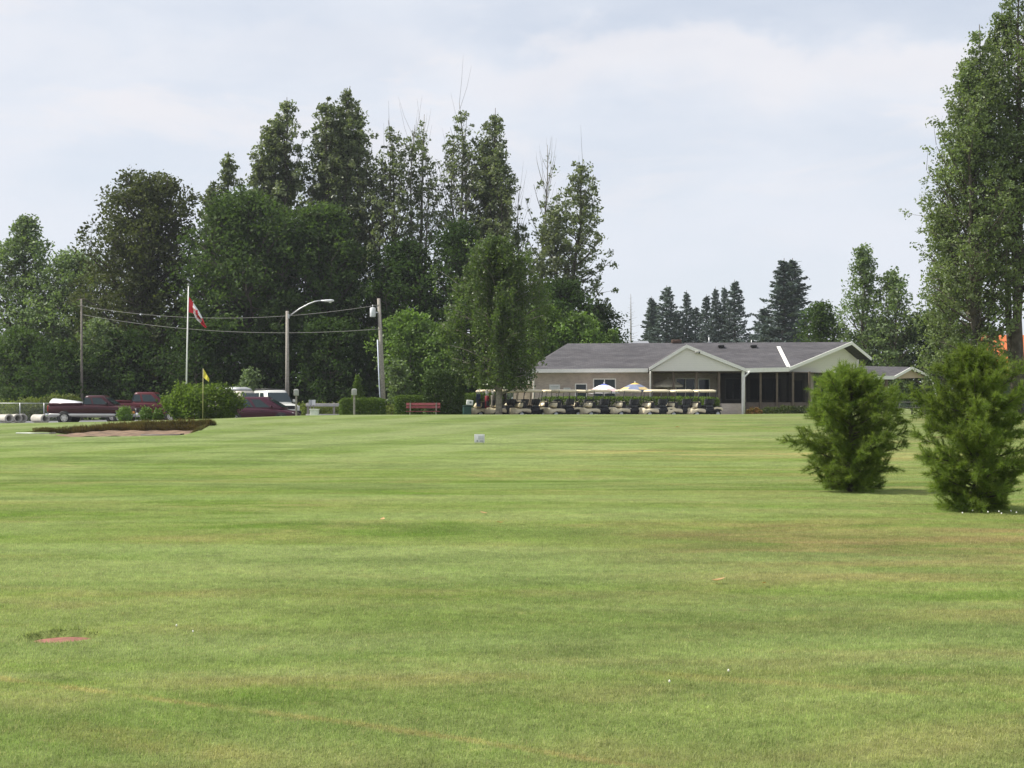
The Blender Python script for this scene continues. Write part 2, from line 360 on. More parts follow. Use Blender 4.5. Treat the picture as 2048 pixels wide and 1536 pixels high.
# car park
sx = np.arange(-75, -8.4, .8); sy = np.arange(85.5, 112, .8); XX, YY = np.meshgrid(sx, sy); ZZ = gz(XX, YY) + 0.012
idx = np.arange(XX.size).reshape(XX.shape); Fq = np.stack([idx[:-1, :-1], idx[:-1, 1:], idx[1:, 1:], idx[1:, :-1]], -1).reshape(-1, 4)
tag(link_mesh('car_park', np_mesh('car_park', np.stack([XX, YY, ZZ], -1).reshape(-1, 3), Fq, smooth=True), M_ASPH), kind='structure')
# the paved apron the carts stand on
sx = np.arange(-4.5, 16.2, .8); sy = np.arange(84.5, 96.5, .8); XX, YY = np.meshgrid(sx, sy); ZZ = gz(XX, YY) + 0.010
idx = np.arange(XX.size).reshape(XX.shape); Fq = np.stack([idx[:-1, :-1], idx[:-1, 1:], idx[1:, 1:], idx[1:, :-1]], -1).reshape(-1, 4)
tag(link_mesh('cart_apron', np_mesh('cart_apron', np.stack([XX, YY, ZZ], -1).reshape(-1, 3), Fq, smooth=True), M_ASPH), kind='structure')
# sand
sx = np.arange(-18.6, -12.8, .1); V = []; Fq = []; tt = np.linspace(0, 1, 26)
rows = []
for x in sx:
    u, back = bunker_mask(x, 0.0); u = float(u); back = float(back)
    fr = 55.05 + 0.25 * math.sin(x * 1.3) + 1.6 * float(1 - sst(-18.6, -17.0, x)) + 1.2 * float(sst(-13.5, -12.8, x))
    y = fr + (back + 0.05 - fr) * tt; rows.append(np.stack([np.full_like(y, x), y, gz(x, y) + 0.02 + 0.015 * np.sin(7 * x + 5 * y)], -1))
V = np.concatenate(rows); n = len(tt); idx = np.arange(len(V)).reshape(len(sx), n)
Fq = np.stack([idx[:-1, :-1], idx[1:, :-1], idx[1:, 1:], idx[:-1, 1:]], -1).reshape(-1, 4)
tag(link_mesh('bunker_sand', np_mesh('bunker_sand', V, Fq, smooth=True), M_SAND), kind='structure')

# ------------------------------------------------------------------ grass (nobody could count it)
def blades(rng, x, y, z, h, w, lean=0.5, fwd=None):
    n = len(x); a = rng.uniform(0, 2 * np.pi, n); l = rng.uniform(0, lean, n) * h
    if fwd is None: b = rng.uniform(0, 2 * np.pi, n); lx, ly = np.cos(b) * l, np.sin(b) * l
    else: lx, ly = fwd[0] * l + rng.normal(0, .1, n) * h, fwd[1] * l + rng.normal(0, .1, n) * h
    dx, dy = np.cos(a) * w / 2, np.sin(a) * w / 2
    V = np.stack([np.stack([x - dx, y - dy, z], -1), np.stack([x + dx, y + dy, z], -1), np.stack([x + lx, y + ly, z + h * np.sqrt(np.maximum(1 - (l / h) ** 2, .08))], -1)], 1).reshape(-1, 3)
    return V, np.arange(3 * n).reshape(-1, 3), rng.random(n)
def build_lawn():
    rng = np.random.default_rng(5)
    coll = bpy.data.collections.new('lawn_patches')           # never linked to the scene: only a source for the lawn
    for k in range(5):
        n = 7600; x = rng.uniform(-.5, .5, n) + rng.normal(0, .07, n); y = rng.uniform(-.5, .5, n) + rng.normal(0, .07, n)
        h = rng.uniform(.016, .036, n) * np.where(rng.random(n) < .03, 1.6, 1)
        V, Fc, tn = blades(rng, x, y, np.full(n, -.006), h, rng.uniform(.004, .008, n), 0.97)
        me = np_mesh('lawn_patch', V, Fc, tn); me.materials.append(M_BLADE)
        coll.objects.link(bpy.data.objects.new('lawn_patch', me))
    pts = []
    for yy in np.arange(3.5, 53, 1.0):
        hw = 0.372 * yy + 2.5
        for xx in np.arange(-math.ceil(hw) + .5, math.ceil(hw) + .5, 1.0):
            if abs(xx - MARK[0]) < 1.01 and abs(yy - MARK[1]) < 1.01: continue
            pts.append((xx, yy, g1(xx, yy)))
    pts = np.array(pts); me = bpy.data.meshes.new('lawn_grass'); me.vertices.add(len(pts)); me.vertices.foreach_set('co', pts.astype(np.float32).ravel())
    sc = np.interp(pts[:, 1], [0, 20, 36, 52], [1.0, 0.9, 0.6, 0.15]).astype(np.float32)
    a = me.attributes.new('tall', 'FLOAT', 'POINT'); a.data.foreach_set('value', sc)
    # turn of each patch: a random quarter turn, then the tilt of the ground under it
    e = .4; sxx = (gz(pts[:, 0] + e, pts[:, 1]) - gz(pts[:, 0] - e, pts[:, 1])) / (2 * e); syy = (gz(pts[:, 0], pts[:, 1] + e) - gz(pts[:, 0], pts[:, 1] - e)) / (2 * e)
    eul = []
    for p, q in zip(sxx, syy):
        nrm = Vector((-p, -q, 1)).normalized(); M = Vector((0, 0, 1)).rotation_difference(nrm).to_matrix() @ Matrix.Rotation(rng.integers(4) * math.pi / 2, 3, 'Z'); eul.append(M.to_euler()[:])
    a = me.attributes.new('turn', 'FLOAT_VECTOR', 'POINT'); a.data.foreach_set('vector', np.array(eul, np.float32).ravel())
    ob = bpy.data.objects.new('lawn_grass', me); C.objects.link(ob)
    ng = bpy.data.node_groups.new('lawn', 'GeometryNodeTree')
    ng.interface.new_socket('Geometry', in_out='INPUT', socket_type='NodeSocketGeometry'); ng.interface.new_socket('Geometry', in_out='OUTPUT', socket_type='NodeSocketGeometry')
    gi = ng.nodes.new('NodeGroupInput'); go = ng.nodes.new('NodeGroupOutput')
    m2p = ng.nodes.new('GeometryNodeMeshToPoints'); iop = ng.nodes.new('GeometryNodeInstanceOnPoints')
    ci = ng.nodes.new('GeometryNodeCollectionInfo'); ci.inputs[0].default_value = coll; ci.inputs[1].default_value = True; ci.inputs[2].default_value = True
    iop.inputs['Pick Instance'].default_value = True
    na = ng.nodes.new('GeometryNodeInputNamedAttribute'); na.data_type = 'FLOAT'; na.inputs[0].default_value = 'tall'
    nv = ng.nodes.new('GeometryNodeInputNamedAttribute'); nv.data_type = 'FLOAT_VECTOR'; nv.inputs[0].default_value = 'turn'
    cs = ng.nodes.new('ShaderNodeCombineXYZ'); cs.inputs[0].default_value = 1; cs.inputs[1].default_value = 1
    lk = ng.links.new
    lk(gi.outputs[0], m2p.inputs[0]); lk(m2p.outputs[0], iop.inputs['Points']); lk(ci.outputs[0], iop.inputs['Instance'])
    lk([s for s in nv.outputs if s.enabled and s.name == 'Attribute'][0], iop.inputs['Rotation']); lk([s for s in na.outputs if s.enabled and s.name == 'Attribute'][0], cs.inputs[2]); lk(cs.outputs[0], iop.inputs['Scale'])
    lk(iop.outputs[0], go.inputs[0])
    md = ob.modifiers.new('lawn', 'NODES'); md.node_group = ng
    tag(ob, 'short mown grass covering the open fairway', 'grass', kind='stuff')
    # turf around the sunken plate, longer at its back edge
    n = 21000; x = rng.uniform(-5.02, -1.98, n); y = rng.uniform(8.98, 12.02, n)
    keep = (np.abs(x - round(MARK[0] - .5) - .5) < 1.6)
    V0 = []
    cells = [(xx, yy) for yy in np.arange(3.5, 53, 1.0) for xx in np.arange(-12.5, 13, 1.0) if abs(xx - MARK[0]) < 1.01 and abs(yy - MARK[1]) < 1.01]
    xs = []; ys = []
    for (cx_, cy_) in cells: xs.append(rng.uniform(cx_ - .52, cx_ + .52, 5200)); ys.append(rng.uniform(cy_ - .52, cy_ + .52, 5200))
    x = np.concatenate(xs); y = np.concatenate(ys); r = np.hypot(x - MARK[0], y - MARK[1]); k = r > .262; x = x[k]; y = y[k]
    h = rng.uniform(.016, .036, len(x))
    a1 = rng.uniform(0.05 * np.pi, .95 * np.pi, 320); rr = rng.uniform(.262, .33, 320)
    x2 = MARK[0] + np.cos(a1) * rr; y2 = MARK[1] + np.sin(a1) * rr; h2 = rng.uniform(.03, .048, 320)
    x = np.concatenate([x, x2]); y = np.concatenate([y, y2]); h = np.concatenate([h, h2])
    V, Fc, tn = blades(rng, x, y, gz(x, y) - .006, h, rng.uniform(.004, .008, len(x)), .85)
    tag(link_mesh('marker_grass', np_mesh('marker_grass', V, Fc, tn), M_BLADE), 'uneven turf growing round the sunken red plate', 'grass', kind='stuff')
    # rough fringe hanging over the bunker lip
    n = 15000; x = rng.uniform(-20.3, -12.55, n); u, back = bunker_mask(x, 0.0)
    y = back + .10 + np.abs(rng.normal(0, .16, n)); hh = rng.uniform(.10, .32, n) * (0.35 + .65 * sst(-20, -16.8, x)) * (.75 + .35 * np.sin(x * 3.3) * np.sin(x * 1.37 + 1))
    V, Fc, tn = blades(rng, x, y, gz(x, y) - .02, hh, rng.uniform(.02, .04, n), .95, (0, -1))
    n2 = 9000; x = rng.uniform(-20.0, -12.65, n2); u, back = bunker_mask(x, 0.0); y = back + rng.uniform(-.08, .16, n2)
    V2, F2, t2 = blades(rng, x, y, gz(x, y) + rng.uniform(-.02, .16, n2), rng.uniform(.09, .24, n2) * (0.3 + .7 * sst(-20, -16.8, x)), rng.uniform(.02, .04, n2), .95, (0, -1))
    n3 = 3500; y = rng.uniform(57.0, 59.2, n3); x = -12.83 + rng.uniform(-.25, .12, n3) + .2 * (57.5 - y) / 3
    V3, F3, t3 = blades(rng, x, y, gz(x, y) - .01, rng.uniform(.06, .2, n3), rng.uniform(.02, .04, n3), .95, (-.8, -.5))
    me = np_mesh('bunker_fringe', np.concatenate([V, V2, V3]), np.concatenate([Fc, F2 + len(V), F3 + len(V) + len(V2)]), np.concatenate([tn * .8 , .5 + t2 * .5, t3]))
    tag(link_mesh('bunker_fringe', me, leafmat('fringe', (0.145, 0.155, 0.052), (0.160, 0.112, 0.062), .25, .8, .1)), 'rough browned grass hanging over the bunker lip', 'grass', kind='stuff')
build_lawn()

# ------------------------------------------------------------------ trees
def leaf_quads(rng, c, size, upb=0.5, aspect=0.62, jitter=0.35):
    n = len(c)
    nrm = rng.normal(0, 1, (n, 3)); nrm[:, 2] += upb * 1.5; nrm /= np.linalg.norm(nrm, axis=1)[:, None]
    a = rng.normal(0, 1, (n, 3)); a -= nrm * (a * nrm).sum(1)[:, None]; a /= np.linalg.norm(a, axis=1)[:, None]
    b = np.cross(nrm, a); s = (size * (1 + rng.uniform(-jitter, jitter, n)))[:, None]
    l = a * s * .5; w = b * s * .5 * aspect; bend = nrm * s * rng.uniform(-.12, .12, (n, 1))
    V = np.stack([c - l, c + w * .9 + bend - l * .15, c + l, c - w * .9 + bend - l * .15], 1).reshape(-1, 3)
    return V, np.arange(4 * n).reshape(-1, 4)
def clump_pts(rng, cc, rad, k, flat=0.8):
    n = len(cc); d = rng.normal(0, 1, (n, k, 3)); d /= np.linalg.norm(d, axis=2)[..., None]
    d *= rng.random((n, k, 1)) ** 0.45; d[..., 2] *= flat
    return (cc[:, None, :] + d * np.asarray(rad).reshape(-1, 1, 1)).reshape(-1, 3)
def skeleton(rng, H, tr, bare, prof, nl, e0, e1, bend=0.5, wob=0.02, lean=(0, 0), leaders=1, topt=1.0, part=1.0):
    """trunk(s) and limbs as polylines with radii; prof: [(t, reach)]"""
    pt, pr = zip(*prof); trunks = []; limbs = []
    for q in range(leaders):
        ang = q * 2.4 + rng.uniform(0, 1.0); sp = 0.0 if leaders == 1 else rng.uniform(.03, .085) * H * part * (1 if q else .3)
        n = 9; w = rng.normal(0, wob * H, (n, 2)).cumsum(0) * .35; w -= w[0]
        hh = H * (1 if q == 0 else rng.uniform(.80, .97)); t = np.linspace(0, 1, n)
        sx = sp * np.cos(ang) * sst(.05, .75, t); sy = sp * np.sin(ang) * sst(.05, .75, t)
        P = np.stack([w[:, 0] + lean[0] * t + sx, w[:, 1] + lean[1] * t + sy, t * hh], -1)
        trunks.append((P, tr * (1 - .93 * t) * (1 if q == 0 else .75)))
    for i in range(nl):
        T, rad = trunks[i % leaders]; t = bare + (topt - bare) * ((i + rng.random()) / nl) ** .92
        base = np.array([np.interp(t, np.linspace(0, 1, len(T)), T[:, k]) for k in range(3)])
        reach = np.interp(t, pt, pr) * rng.uniform(.72, 1.15); az = i * 2.39996 + rng.uniform(-.5, .5)
        el = e0 + (e1 - e0) * t + rng.normal(0, .09); m = 7; s = np.linspace(0, 1, m)
        ln = reach / max(math.cos(el), .35)
        elv = el + bend * s; st = ln / (m - 1)
        h = np.concatenate([[0], np.cumsum(np.cos(elv[:-1]) * st)]); v = np.concatenate([[0], np.cumsum(np.sin(elv[:-1]) * st)])
        azz = az + rng.normal(0, .12, m).cumsum() * .5
        P = base + np.stack([np.cos(azz) * h, np.sin(azz) * h, v], -1)
        r0 = max(np.interp(t, np.linspace(0, 1, len(rad)), rad) * .45, .012)
        limbs.append((P, r0 * (1 - .85 * s), t, ln))
    return trunks, limbs
def wood_mesh(name, trunks, limbs, mat_, parent, twigs=()):
    mb = MB()
    for P, r in trunks: mb.tube([tuple(p) for p in P], list(r), 8)
    for P, r, *_ in limbs: mb.tube([tuple(p) for p in P], list(r), 5, False)
    for P, r in twigs: mb.tube([tuple(p) for p in P], list(r), 3, False)
    return mb.build(name, mat_, parent)
def seg_pts(P, s):
    f = np.asarray(s) * (len(P) - 1); i = np.minimum(f.astype(int), len(P) - 2); u = (f - i)[:, None]
    return P[i] * (1 - u) + P[i + 1] * u
def tree(name, label, px, Y, top, prof, leafm, seed, nl=60, bare=.12, e=(0.35, 1.0), bend=.3, tr=.3, leaf=.28, lpc=26, cpl=5, cr=.75, upb=.5,
         group=None, bark=None, leaders=1, cat='tree', lean=(0, 0), bare_top=0.0, flat=.8, spread=.16, inner=.25, base=None, topt=.96, dead=0, sink=0.0, cone=0.0, taper=0.0, part=1.0):
    rng = np.random.default_rng(seed)
    x = X(px, Y); z0 = g1(x, Y) if base is None else base
    H = Z(top, Y) - z0
    root = thing(name, label, cat, (x, Y, z0 - sink), 0, group)
    trunks, limbs = skeleton(rng, H, tr, bare, prof, nl, e[0], e[1], bend, lean=lean, leaders=leaders, topt=topt, part=part)
    cc = []; rr = []; twigs = []; own = []; pos = []
    for li, (P, r, t, ln) in enumerate(limbs):
        if t > 1 - bare_top and rng.random() < .85: 
            continue
        k = max(2, int(round(cpl * (0.5 + ln / (np.mean([q[3] for q in limbs[:10]]) + 1e-6) * .5)))); k = min(k, cpl * 2)
        s = inner + (1 - inner) * (np.arange(k) + rng.random(k)) / k
        c = seg_pts(P, s) + rng.normal(0, 1, (k, 3)) * ln * spread * np.array([1, 1, .7]); cc.append(c)
        rr.append(cr * rng.uniform(.6, 1.25, k) * (0.75 + .25 * min(1, ln / 2)) * (1 + taper * (.5 - s))); own += [li] * k; pos += list(s)
    for qi, (T, r) in enumerate(trunks):
        if bare_top < .02:
            k = 9; cc.append(seg_pts(T, np.linspace(.76, 1, k)) + rng.normal(0, .12, (k, 3)) * cr); rr.append(np.linspace(cr * .9, cr * .35, k)); own += [-1 - qi] * k; pos += [1.0] * k
    for q in range(dead):                                     # bare dead twigs at the top
        T, r = trunks[q % len(trunks)]; a = seg_pts(T, [rng.uniform(.72, 1)])[0]; l = rng.uniform(.06, .16) * H; az = rng.uniform(0, 6.28); sp = rng.uniform(.08, .4)
        twigs.append((np.stack([a, a + np.array([np.cos(az) * sp * l * .6, np.sin(az) * sp * l * .6, l * .5]), a + np.array([np.cos(az) * sp * l, np.sin(az) * sp * l, l])]), (.018, .013, .006)))
    cc = np.concatenate(cc); rr = np.concatenate(rr)
    ph = rng.uniform(0, 6.28, 3); azc = np.arctan2(cc[:, 1], cc[:, 0])
    axis = np.zeros((len(cc), 2)); HH = np.full(len(cc), H); own_ = np.array(own)
    for q, (T, _r) in enumerate(trunks):
        m_ = (own_ % leaders == q) & (own_ >= 0); axis[m_] = np.stack([np.interp(cc[m_, 2], T[:, 2], T[:, k]) for k in (0, 1)], -1); HH[m_] = T[-1, 2]
        m_ = own_ == -1 - q; axis[m_] = cc[m_, :2]
    hr = np.hypot(cc[:, 0] - axis[:, 0], cc[:, 1] - axis[:, 1]); ptx, prx = zip(*prof); lim = np.interp(cc[:, 2] / HH, ptx, prx) * (1.05 + .25 * rng.random(len(cc)) + .16 * np.sin(2 * azc + ph[0] + cc[:, 2] * .5) + .12 * np.sin(3 * azc + ph[1] - cc[:, 2] * .9)) + cr * .3
    ok = (hr < lim) & (cc[:, 2] < HH * (1.0 - .03 * rng.random(len(cc))) - cone * hr * (.6 + .8 * rng.random(len(cc)))); cc = cc[ok]; rr = rr[ok]; cc[:, 2] = np.maximum(cc[:, 2], .3)
    own = np.array(own)[ok]; pos = np.array(pos)[ok]; keep = []
    for li, (P, r, t, ln) in enumerate(limbs):
        m_ = own == li
        if not m_.any():
            if t > 1 - bare_top: keep.append((P, r, t, ln))
            continue
        e_ = pos[m_].max() * (.82 if dead == 0 else 1.0); u_ = np.linspace(0, e_, 6); keep.append((seg_pts(P, u_), np.interp(u_, np.linspace(0, 1, len(r)), r), t, ln))
        for q in np.nonzero(m_)[0]: twigs.append((np.stack([seg_pts(P, [max(0, pos[q] - .15)])[0], cc[q]]), (r[0] * .3 + .004, .004)))
    limbs = keep
    pts = clump_pts(rng, cc, rr, lpc, flat); pts[:, 2] = np.maximum(pts[:, 2], .1)
    V, Fc = leaf_quads(rng, pts, leaf, upb)
    ct = rng.random(len(cc)); tone = np.clip(np.repeat(ct, lpc) * .7 + rng.random(len(pts)) * .3, 0, 1)
    wood_mesh('trunk', trunks, limbs, bark or M_BARK, root, twigs)
    link_mesh('crown', np_mesh('crown', V, Fc, tone), leafm, root)
    return root

LF_POP = leafmat('poplar_leaf', (0.100, 0.130, 0.064), (0.190, 0.218, 0.124), 0.38, .45, .3)
LF_COT = leafmat('cottonwood_leaf', (0.105, 0.150, 0.056), (0.200, 0.245, 0.112), .42, .42, .3)
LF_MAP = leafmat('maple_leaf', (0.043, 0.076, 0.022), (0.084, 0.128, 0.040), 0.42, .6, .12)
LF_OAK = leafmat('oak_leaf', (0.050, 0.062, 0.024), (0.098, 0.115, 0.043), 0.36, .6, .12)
LF_SIL = leafmat('silver_leaf', (0.100, 0.150, 0.062), (0.190, 0.250, 0.120), 0.42, .5, .3)
LF_BIR = leafmat('birch_leaf', (0.058, 0.100, 0.026), (0.125, 0.175, 0.050), .45, .4, .4)
LF_LIT = leafmat('light_leaf', (0.084, 0.150, 0.030), (0.156, 0.240, 0.054), .4, .5, .3)
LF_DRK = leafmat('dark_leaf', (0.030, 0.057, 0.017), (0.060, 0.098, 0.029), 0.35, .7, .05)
LF_SPR = leafmat('spruce_needle', (0.078, 0.106, 0.096), (0.108, 0.138, 0.124), .15, .8, .03)  # bluish grey of distance haze mixed into the needle colour
LF_CED = leafmat('cedar_leaf', (0.077, 0.132, 0.022), (0.127, 0.187, 0.037), .3, .7, .1)
LF_PIN = leafmat('pine_needle', (0.112, 0.182, 0.036), (0.250, 0.310, 0.082), .5, .5, .15)

ROUND = [(0, .3), (.1, .55), (.3, .95), (.5, 1.0), (.7, .85), (.9, .45), (1, .15)]
def pr(p, w): return [(a, b * w) for a, b in p]
POPP = [(0, .45), (.15, .8), (.4, 1.0), (.6, .95), (.78, .70), (.92, .32), (1, .04)]
G1 = 'row of tall poplars behind the car park'
# poplars behind (px of trunk, depth, px of top)
tree('poplar_tree', 'tall dense poplar left of the tallest one, twin spires beside it', 553, 128, 196, pr(POPP, 3.1), LF_POP, 11, 170, .22, (.68, 1.28), .30, .38, .32, 27, 7, 0.63, .4, G1, M_BARK, 5, spread=.11, cone=.45, part=.55, taper=.8)
tree('poplar_tree', 'small leafy poplar spire at the left end of the poplar row', 452, 131, 300, pr(POPP, 2.0), LF_POP, 12, 80, .25, (.68, 1.28), .30, .25, .32, 24, 5, 0.55, .4, G1, M_BARK, 2, spread=.11, cone=.45, part=.55, taper=.8)
tree('poplar_tree', 'tallest dense poplar with a forked top above the round maple', 672, 128, 172, pr(POPP, 3.2), LF_POP, 13, 200, .2, (.68, 1.28), .30, .4, .32, 28, 7, 0.63, .4, G1, M_BARK, 6, spread=.11, cone=.45, part=.55, taper=.8)
tree('poplar_tree', 'thinly leaved poplar just right of the tallest poplar', 768, 126, 238, pr(POPP, 3.0), LF_POP, 14, 120, .2, (.68, 1.28), .30, .3, .30, 19, 5, 0.55, .4, G1, M_BARK, 4, dead=10, spread=.11, cone=.45, part=.55, taper=.8)
tree('poplar_tree', 'poplar with bare dead twigs standing above its crown, centre left', 838, 127, 222, pr(POPP, 2.4), LF_POP, 15, 84, .2, (.68, 1.28), .30, .3, .30, 17, 5, 0.52, .4, G1, M_BARKP, 3, bare_top=.1, dead=26, spread=.11, cone=.45, part=.55, taper=.8)
tree('poplar_tree', 'sparse see-through poplar with a high forked trunk', 914, 127, 205, pr(POPP, 3.3), LF_POP, 16, 130, .25, (.68, 1.28), .30, .3, .30, 14, 4, 0.49, .4, G1, M_BARKP, 3, dead=14, spread=.11, cone=.45, part=.55, taper=.8)
tree('poplar_tree', 'dense narrow poplar right of the sparse forked one', 1008, 126, 214, pr(POPP, 2.8), LF_POP, 17, 150, .2, (.68, 1.28), .30, .32, .30, 24, 6, 0.57, .4, G1, M_BARK, 4, spread=.11, cone=.45, part=.55, taper=.8)
tree('poplar_tree', 'nearly leafless poplar with bare pale twigs at the right of the row', 1066, 127, 285, pr(POPP, 2.8), LF_POP, 18, 70, .2, (.68, 1.28), .30, .26, .28, 14, 3, .5, .4, G1, M_BARKP, 2, bare_top=.22, dead=16, spread=.065, cone=.9, taper=.8)
tree('poplar_tree', 'broad leaning poplar ending the row on the right above the clubhouse roof', 1118, 122, 322, [(0, .6), (.2, 3.2), (.4, 4.4), (.6, 3.6), (.8, 2.2), (1, .4)], LF_POP, 19, 100, .12, (.30, .9), .35, .32, .30, 24, 6, 0.63, .4, G1, M_BARK, 2, lean=(1.2, 0), dead=8, spread=.10, taper=.7)
# dense trees in front of them
G2 = 'dense broadleaf trees behind the car park'
tree('silver_maple_tree', 'pale spiky topped tree at the far left edge', 48, 132, 432, [(0, 2.5), (.1, 5.5), (.4, 6.0), (.6, 4.6), (.8, 2.4), (.93, .9), (1, .1)], LF_SIL, 21, 120, .04, (.25, .95), .3, .35, .34, 30, 6, .85, .4, G2)
tree('silver_maple_tree', 'pale green tree between the spiky tree and the dark oak', 152, 130, 500, pr(ROUND, 5.6), LF_SIL, 22, 110, .04, (.15, 1.0), .3, .3, .32, 32, 6, .85, .4, G2)
tree('oak_tree', 'tall dark brownish oak with a domed top', 308, 121, 346, [(0, 2), (.1, 5.6), (.35, 6.8), (.55, 6.3), (.72, 5.0), (.88, 3.2), (1, 1.0)], LF_OAK, 23, 170, .05, (.05, 1.1), .25, .5, .34, 34, 7, 1.0, .4, G2)
tree('maple_tree', 'broad deep green maple in front of the tallest poplars', 500, 117, 386, [(0, 1.8), (.08, 5.0), (.3, 6.8), (.55, 6.4), (.75, 5.0), (.9, 3.2), (1, 1.2)], LF_MAP, 24, 150, .04, (.0, 1.1), .25, .5, .34, 38, 7, 1.1, .5, G2)
tree('maple_tree', 'deep green maple crown right of the broad maple', 640, 118, 410, [(0, 1.8), (.1, 4.2), (.35, 5.0), (.6, 4.6), (.8, 3.2), (1, .8)], LF_MAP, 25, 110, .04, (.0, 1.1), .25, .45, .34, 36, 7, 1.0, .5, G2)
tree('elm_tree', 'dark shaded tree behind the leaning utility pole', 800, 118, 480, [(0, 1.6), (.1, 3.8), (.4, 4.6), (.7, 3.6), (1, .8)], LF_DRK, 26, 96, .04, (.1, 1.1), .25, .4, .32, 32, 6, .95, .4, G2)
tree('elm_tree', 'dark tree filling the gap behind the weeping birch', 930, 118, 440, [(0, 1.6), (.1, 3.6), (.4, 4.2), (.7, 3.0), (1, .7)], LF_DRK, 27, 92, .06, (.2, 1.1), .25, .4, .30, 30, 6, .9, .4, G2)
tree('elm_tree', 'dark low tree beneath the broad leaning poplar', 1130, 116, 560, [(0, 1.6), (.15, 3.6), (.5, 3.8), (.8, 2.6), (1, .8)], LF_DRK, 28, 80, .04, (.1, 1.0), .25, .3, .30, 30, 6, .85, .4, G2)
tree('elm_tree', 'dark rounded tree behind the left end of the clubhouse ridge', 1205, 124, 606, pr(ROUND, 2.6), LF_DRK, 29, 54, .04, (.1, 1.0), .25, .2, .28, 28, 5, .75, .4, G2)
# undergrowth trees: lighter, lower
G3 = 'lower bright saplings in front of the dark wood'
tree('ash_sapling', 'bright sapling behind the utility pole and trimmed hedges', 822, 108, 622, pr(ROUND, 2.7), LF_LIT, 31, 60, .03, (.1, 1.0), .2, .14, .27, 30, 5, .75, .5, G3)
tree('ash_sapling', 'bright sapling left of the weeping birch', 882, 107, 650, pr(ROUND, 1.9), LF_LIT, 32, 44, .03, (.1, 1.0), .2, .12, .27, 28, 5, .65, .5, G3)
tree('ash_sapling', 'bright sapling right of the weeping birch above the hip roof', 1085, 110, 612, pr(ROUND, 2.7), LF_LIT, 33, 60, .03, (.1, 1.0), .2, .14, .27, 30, 5, .75, .5, G3)
tree('ash_sapling', 'bright sapling above the left part of the clubhouse ridge', 1160, 111, 628, pr(ROUND, 2.6), LF_LIT, 34, 56, .03, (.1, 1.0), .2, .14, .27, 28, 5, .7, .5, G3)
tree('ash_sapling', 'yellow green sapling peeping over the clubhouse ridge beside dark tree', 1226, 112, 660, pr(ROUND, 1.3), LF_LIT, 35, 34, .03, (.1, 1.0), .2, .1, .25, 24, 4, .55, .5, G3)
tree('ash_sapling', 'tall pale sapling in front of the oak behind the far pole', 205, 114, 640, pr(ROUND, 2.4), LF_SIL, 36, 50, .03, (.1, 1.0), .2, .14, .28, 26, 5, .7, .5, G3)
tree('ash_sapling', 'low green sapling at the left edge beneath the spiky tree', 42, 118, 655, pr(ROUND, 3.2), LF_MAP, 37, 64, .03, (.1, 1.0), .2, .14, .30, 28, 5, .85, .5, G3)
tree('ash_sapling', 'pale leaved sapling above the white cars', 497, 106, 738, [(0, .5), (.3, .9), (.7, .8), (1, .2)], LF_SIL, 38, 26, .05, (.5, 1.1), .2, .06, .26, 22, 4, .5, .5, G3)
tree('ash_sapling', 'pale leaved sapling just right of the utility pole', 796, 104, 722, [(0, .4), (.3, .8), (.7, .8), (1, .2)], LF_SIL, 39, 24, .05, (.5, 1.1), .2, .06, .26, 20, 4, .5, .5, G3)
# dark understorey behind the car park
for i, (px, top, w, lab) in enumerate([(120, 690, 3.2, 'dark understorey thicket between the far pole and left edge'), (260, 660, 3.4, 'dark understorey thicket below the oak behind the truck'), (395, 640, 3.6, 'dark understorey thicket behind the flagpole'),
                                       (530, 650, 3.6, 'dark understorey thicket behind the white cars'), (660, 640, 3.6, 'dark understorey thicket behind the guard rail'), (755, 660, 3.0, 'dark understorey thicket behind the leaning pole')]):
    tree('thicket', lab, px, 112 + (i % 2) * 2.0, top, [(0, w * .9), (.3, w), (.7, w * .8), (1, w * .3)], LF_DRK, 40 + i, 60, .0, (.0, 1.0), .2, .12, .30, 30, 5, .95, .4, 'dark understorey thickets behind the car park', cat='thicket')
# a far wood closing the gaps
tree('linden_tree', 'slim pale tree above the right gable', 1722, 118, 488, [(0, 1), (.2, 2.3), (.5, 2.2), (.75, 1.3), (1, .25)], LF_SIL, 51, 60, .12, (.55, 1.1), .3, .22, .27, 22, 5, .6, .4, 'trees behind the right end of the clubhouse')
tree('linden_tree', 'lower pale tree between the slim tree and tall poplar', 1788, 116, 540, [(0, 1), (.2, 2.2), (.5, 2.3), (.75, 1.5), (1, .3)], LF_SIL, 52, 60, .08, (.45, 1.1), .3, .22, .27, 24, 5, .6, .4, 'trees behind the right end of the clubhouse')
tree('linden_tree', 'low green tree with crown just above the right gable roof', 1640, 125, 606, [(0, 1.2), (.3, 2.8), (.6, 2.4), (.85, 1.5), (1, .4)], LF_MAP, 53, 60, .04, (.2, 1.0), .3, .2, .28, 26, 5, .7, .4, 'trees behind the right end of the clubhouse')
tree('linden_tree', 'dark green tree behind the pavilion roof', 1760, 122, 640, pr(ROUND, 3.0), LF_MAP, 54, 64, .02, (.1, 1.0), .3, .2, .28, 28, 5, .8, .4, 'trees behind the right end of the clubhouse')
tree('linden_tree', 'dark green tree behind the pavilion gable', 1850, 118, 625, pr(ROUND, 3.2), LF_MAP, 55, 70, .02, (.1, 1.0), .3, .2, .28, 28, 5, .8, .4, 'trees behind the right end of the clubhouse')
tree('linden_tree', 'dark green tree far right behind the near pine', 1945, 124, 650, pr(ROUND, 3.2), LF_MAP, 56, 64, .02, (.1, 1.0), .3, .2, .28, 26, 5, .8, .4, 'trees behind the right end of the clubhouse')
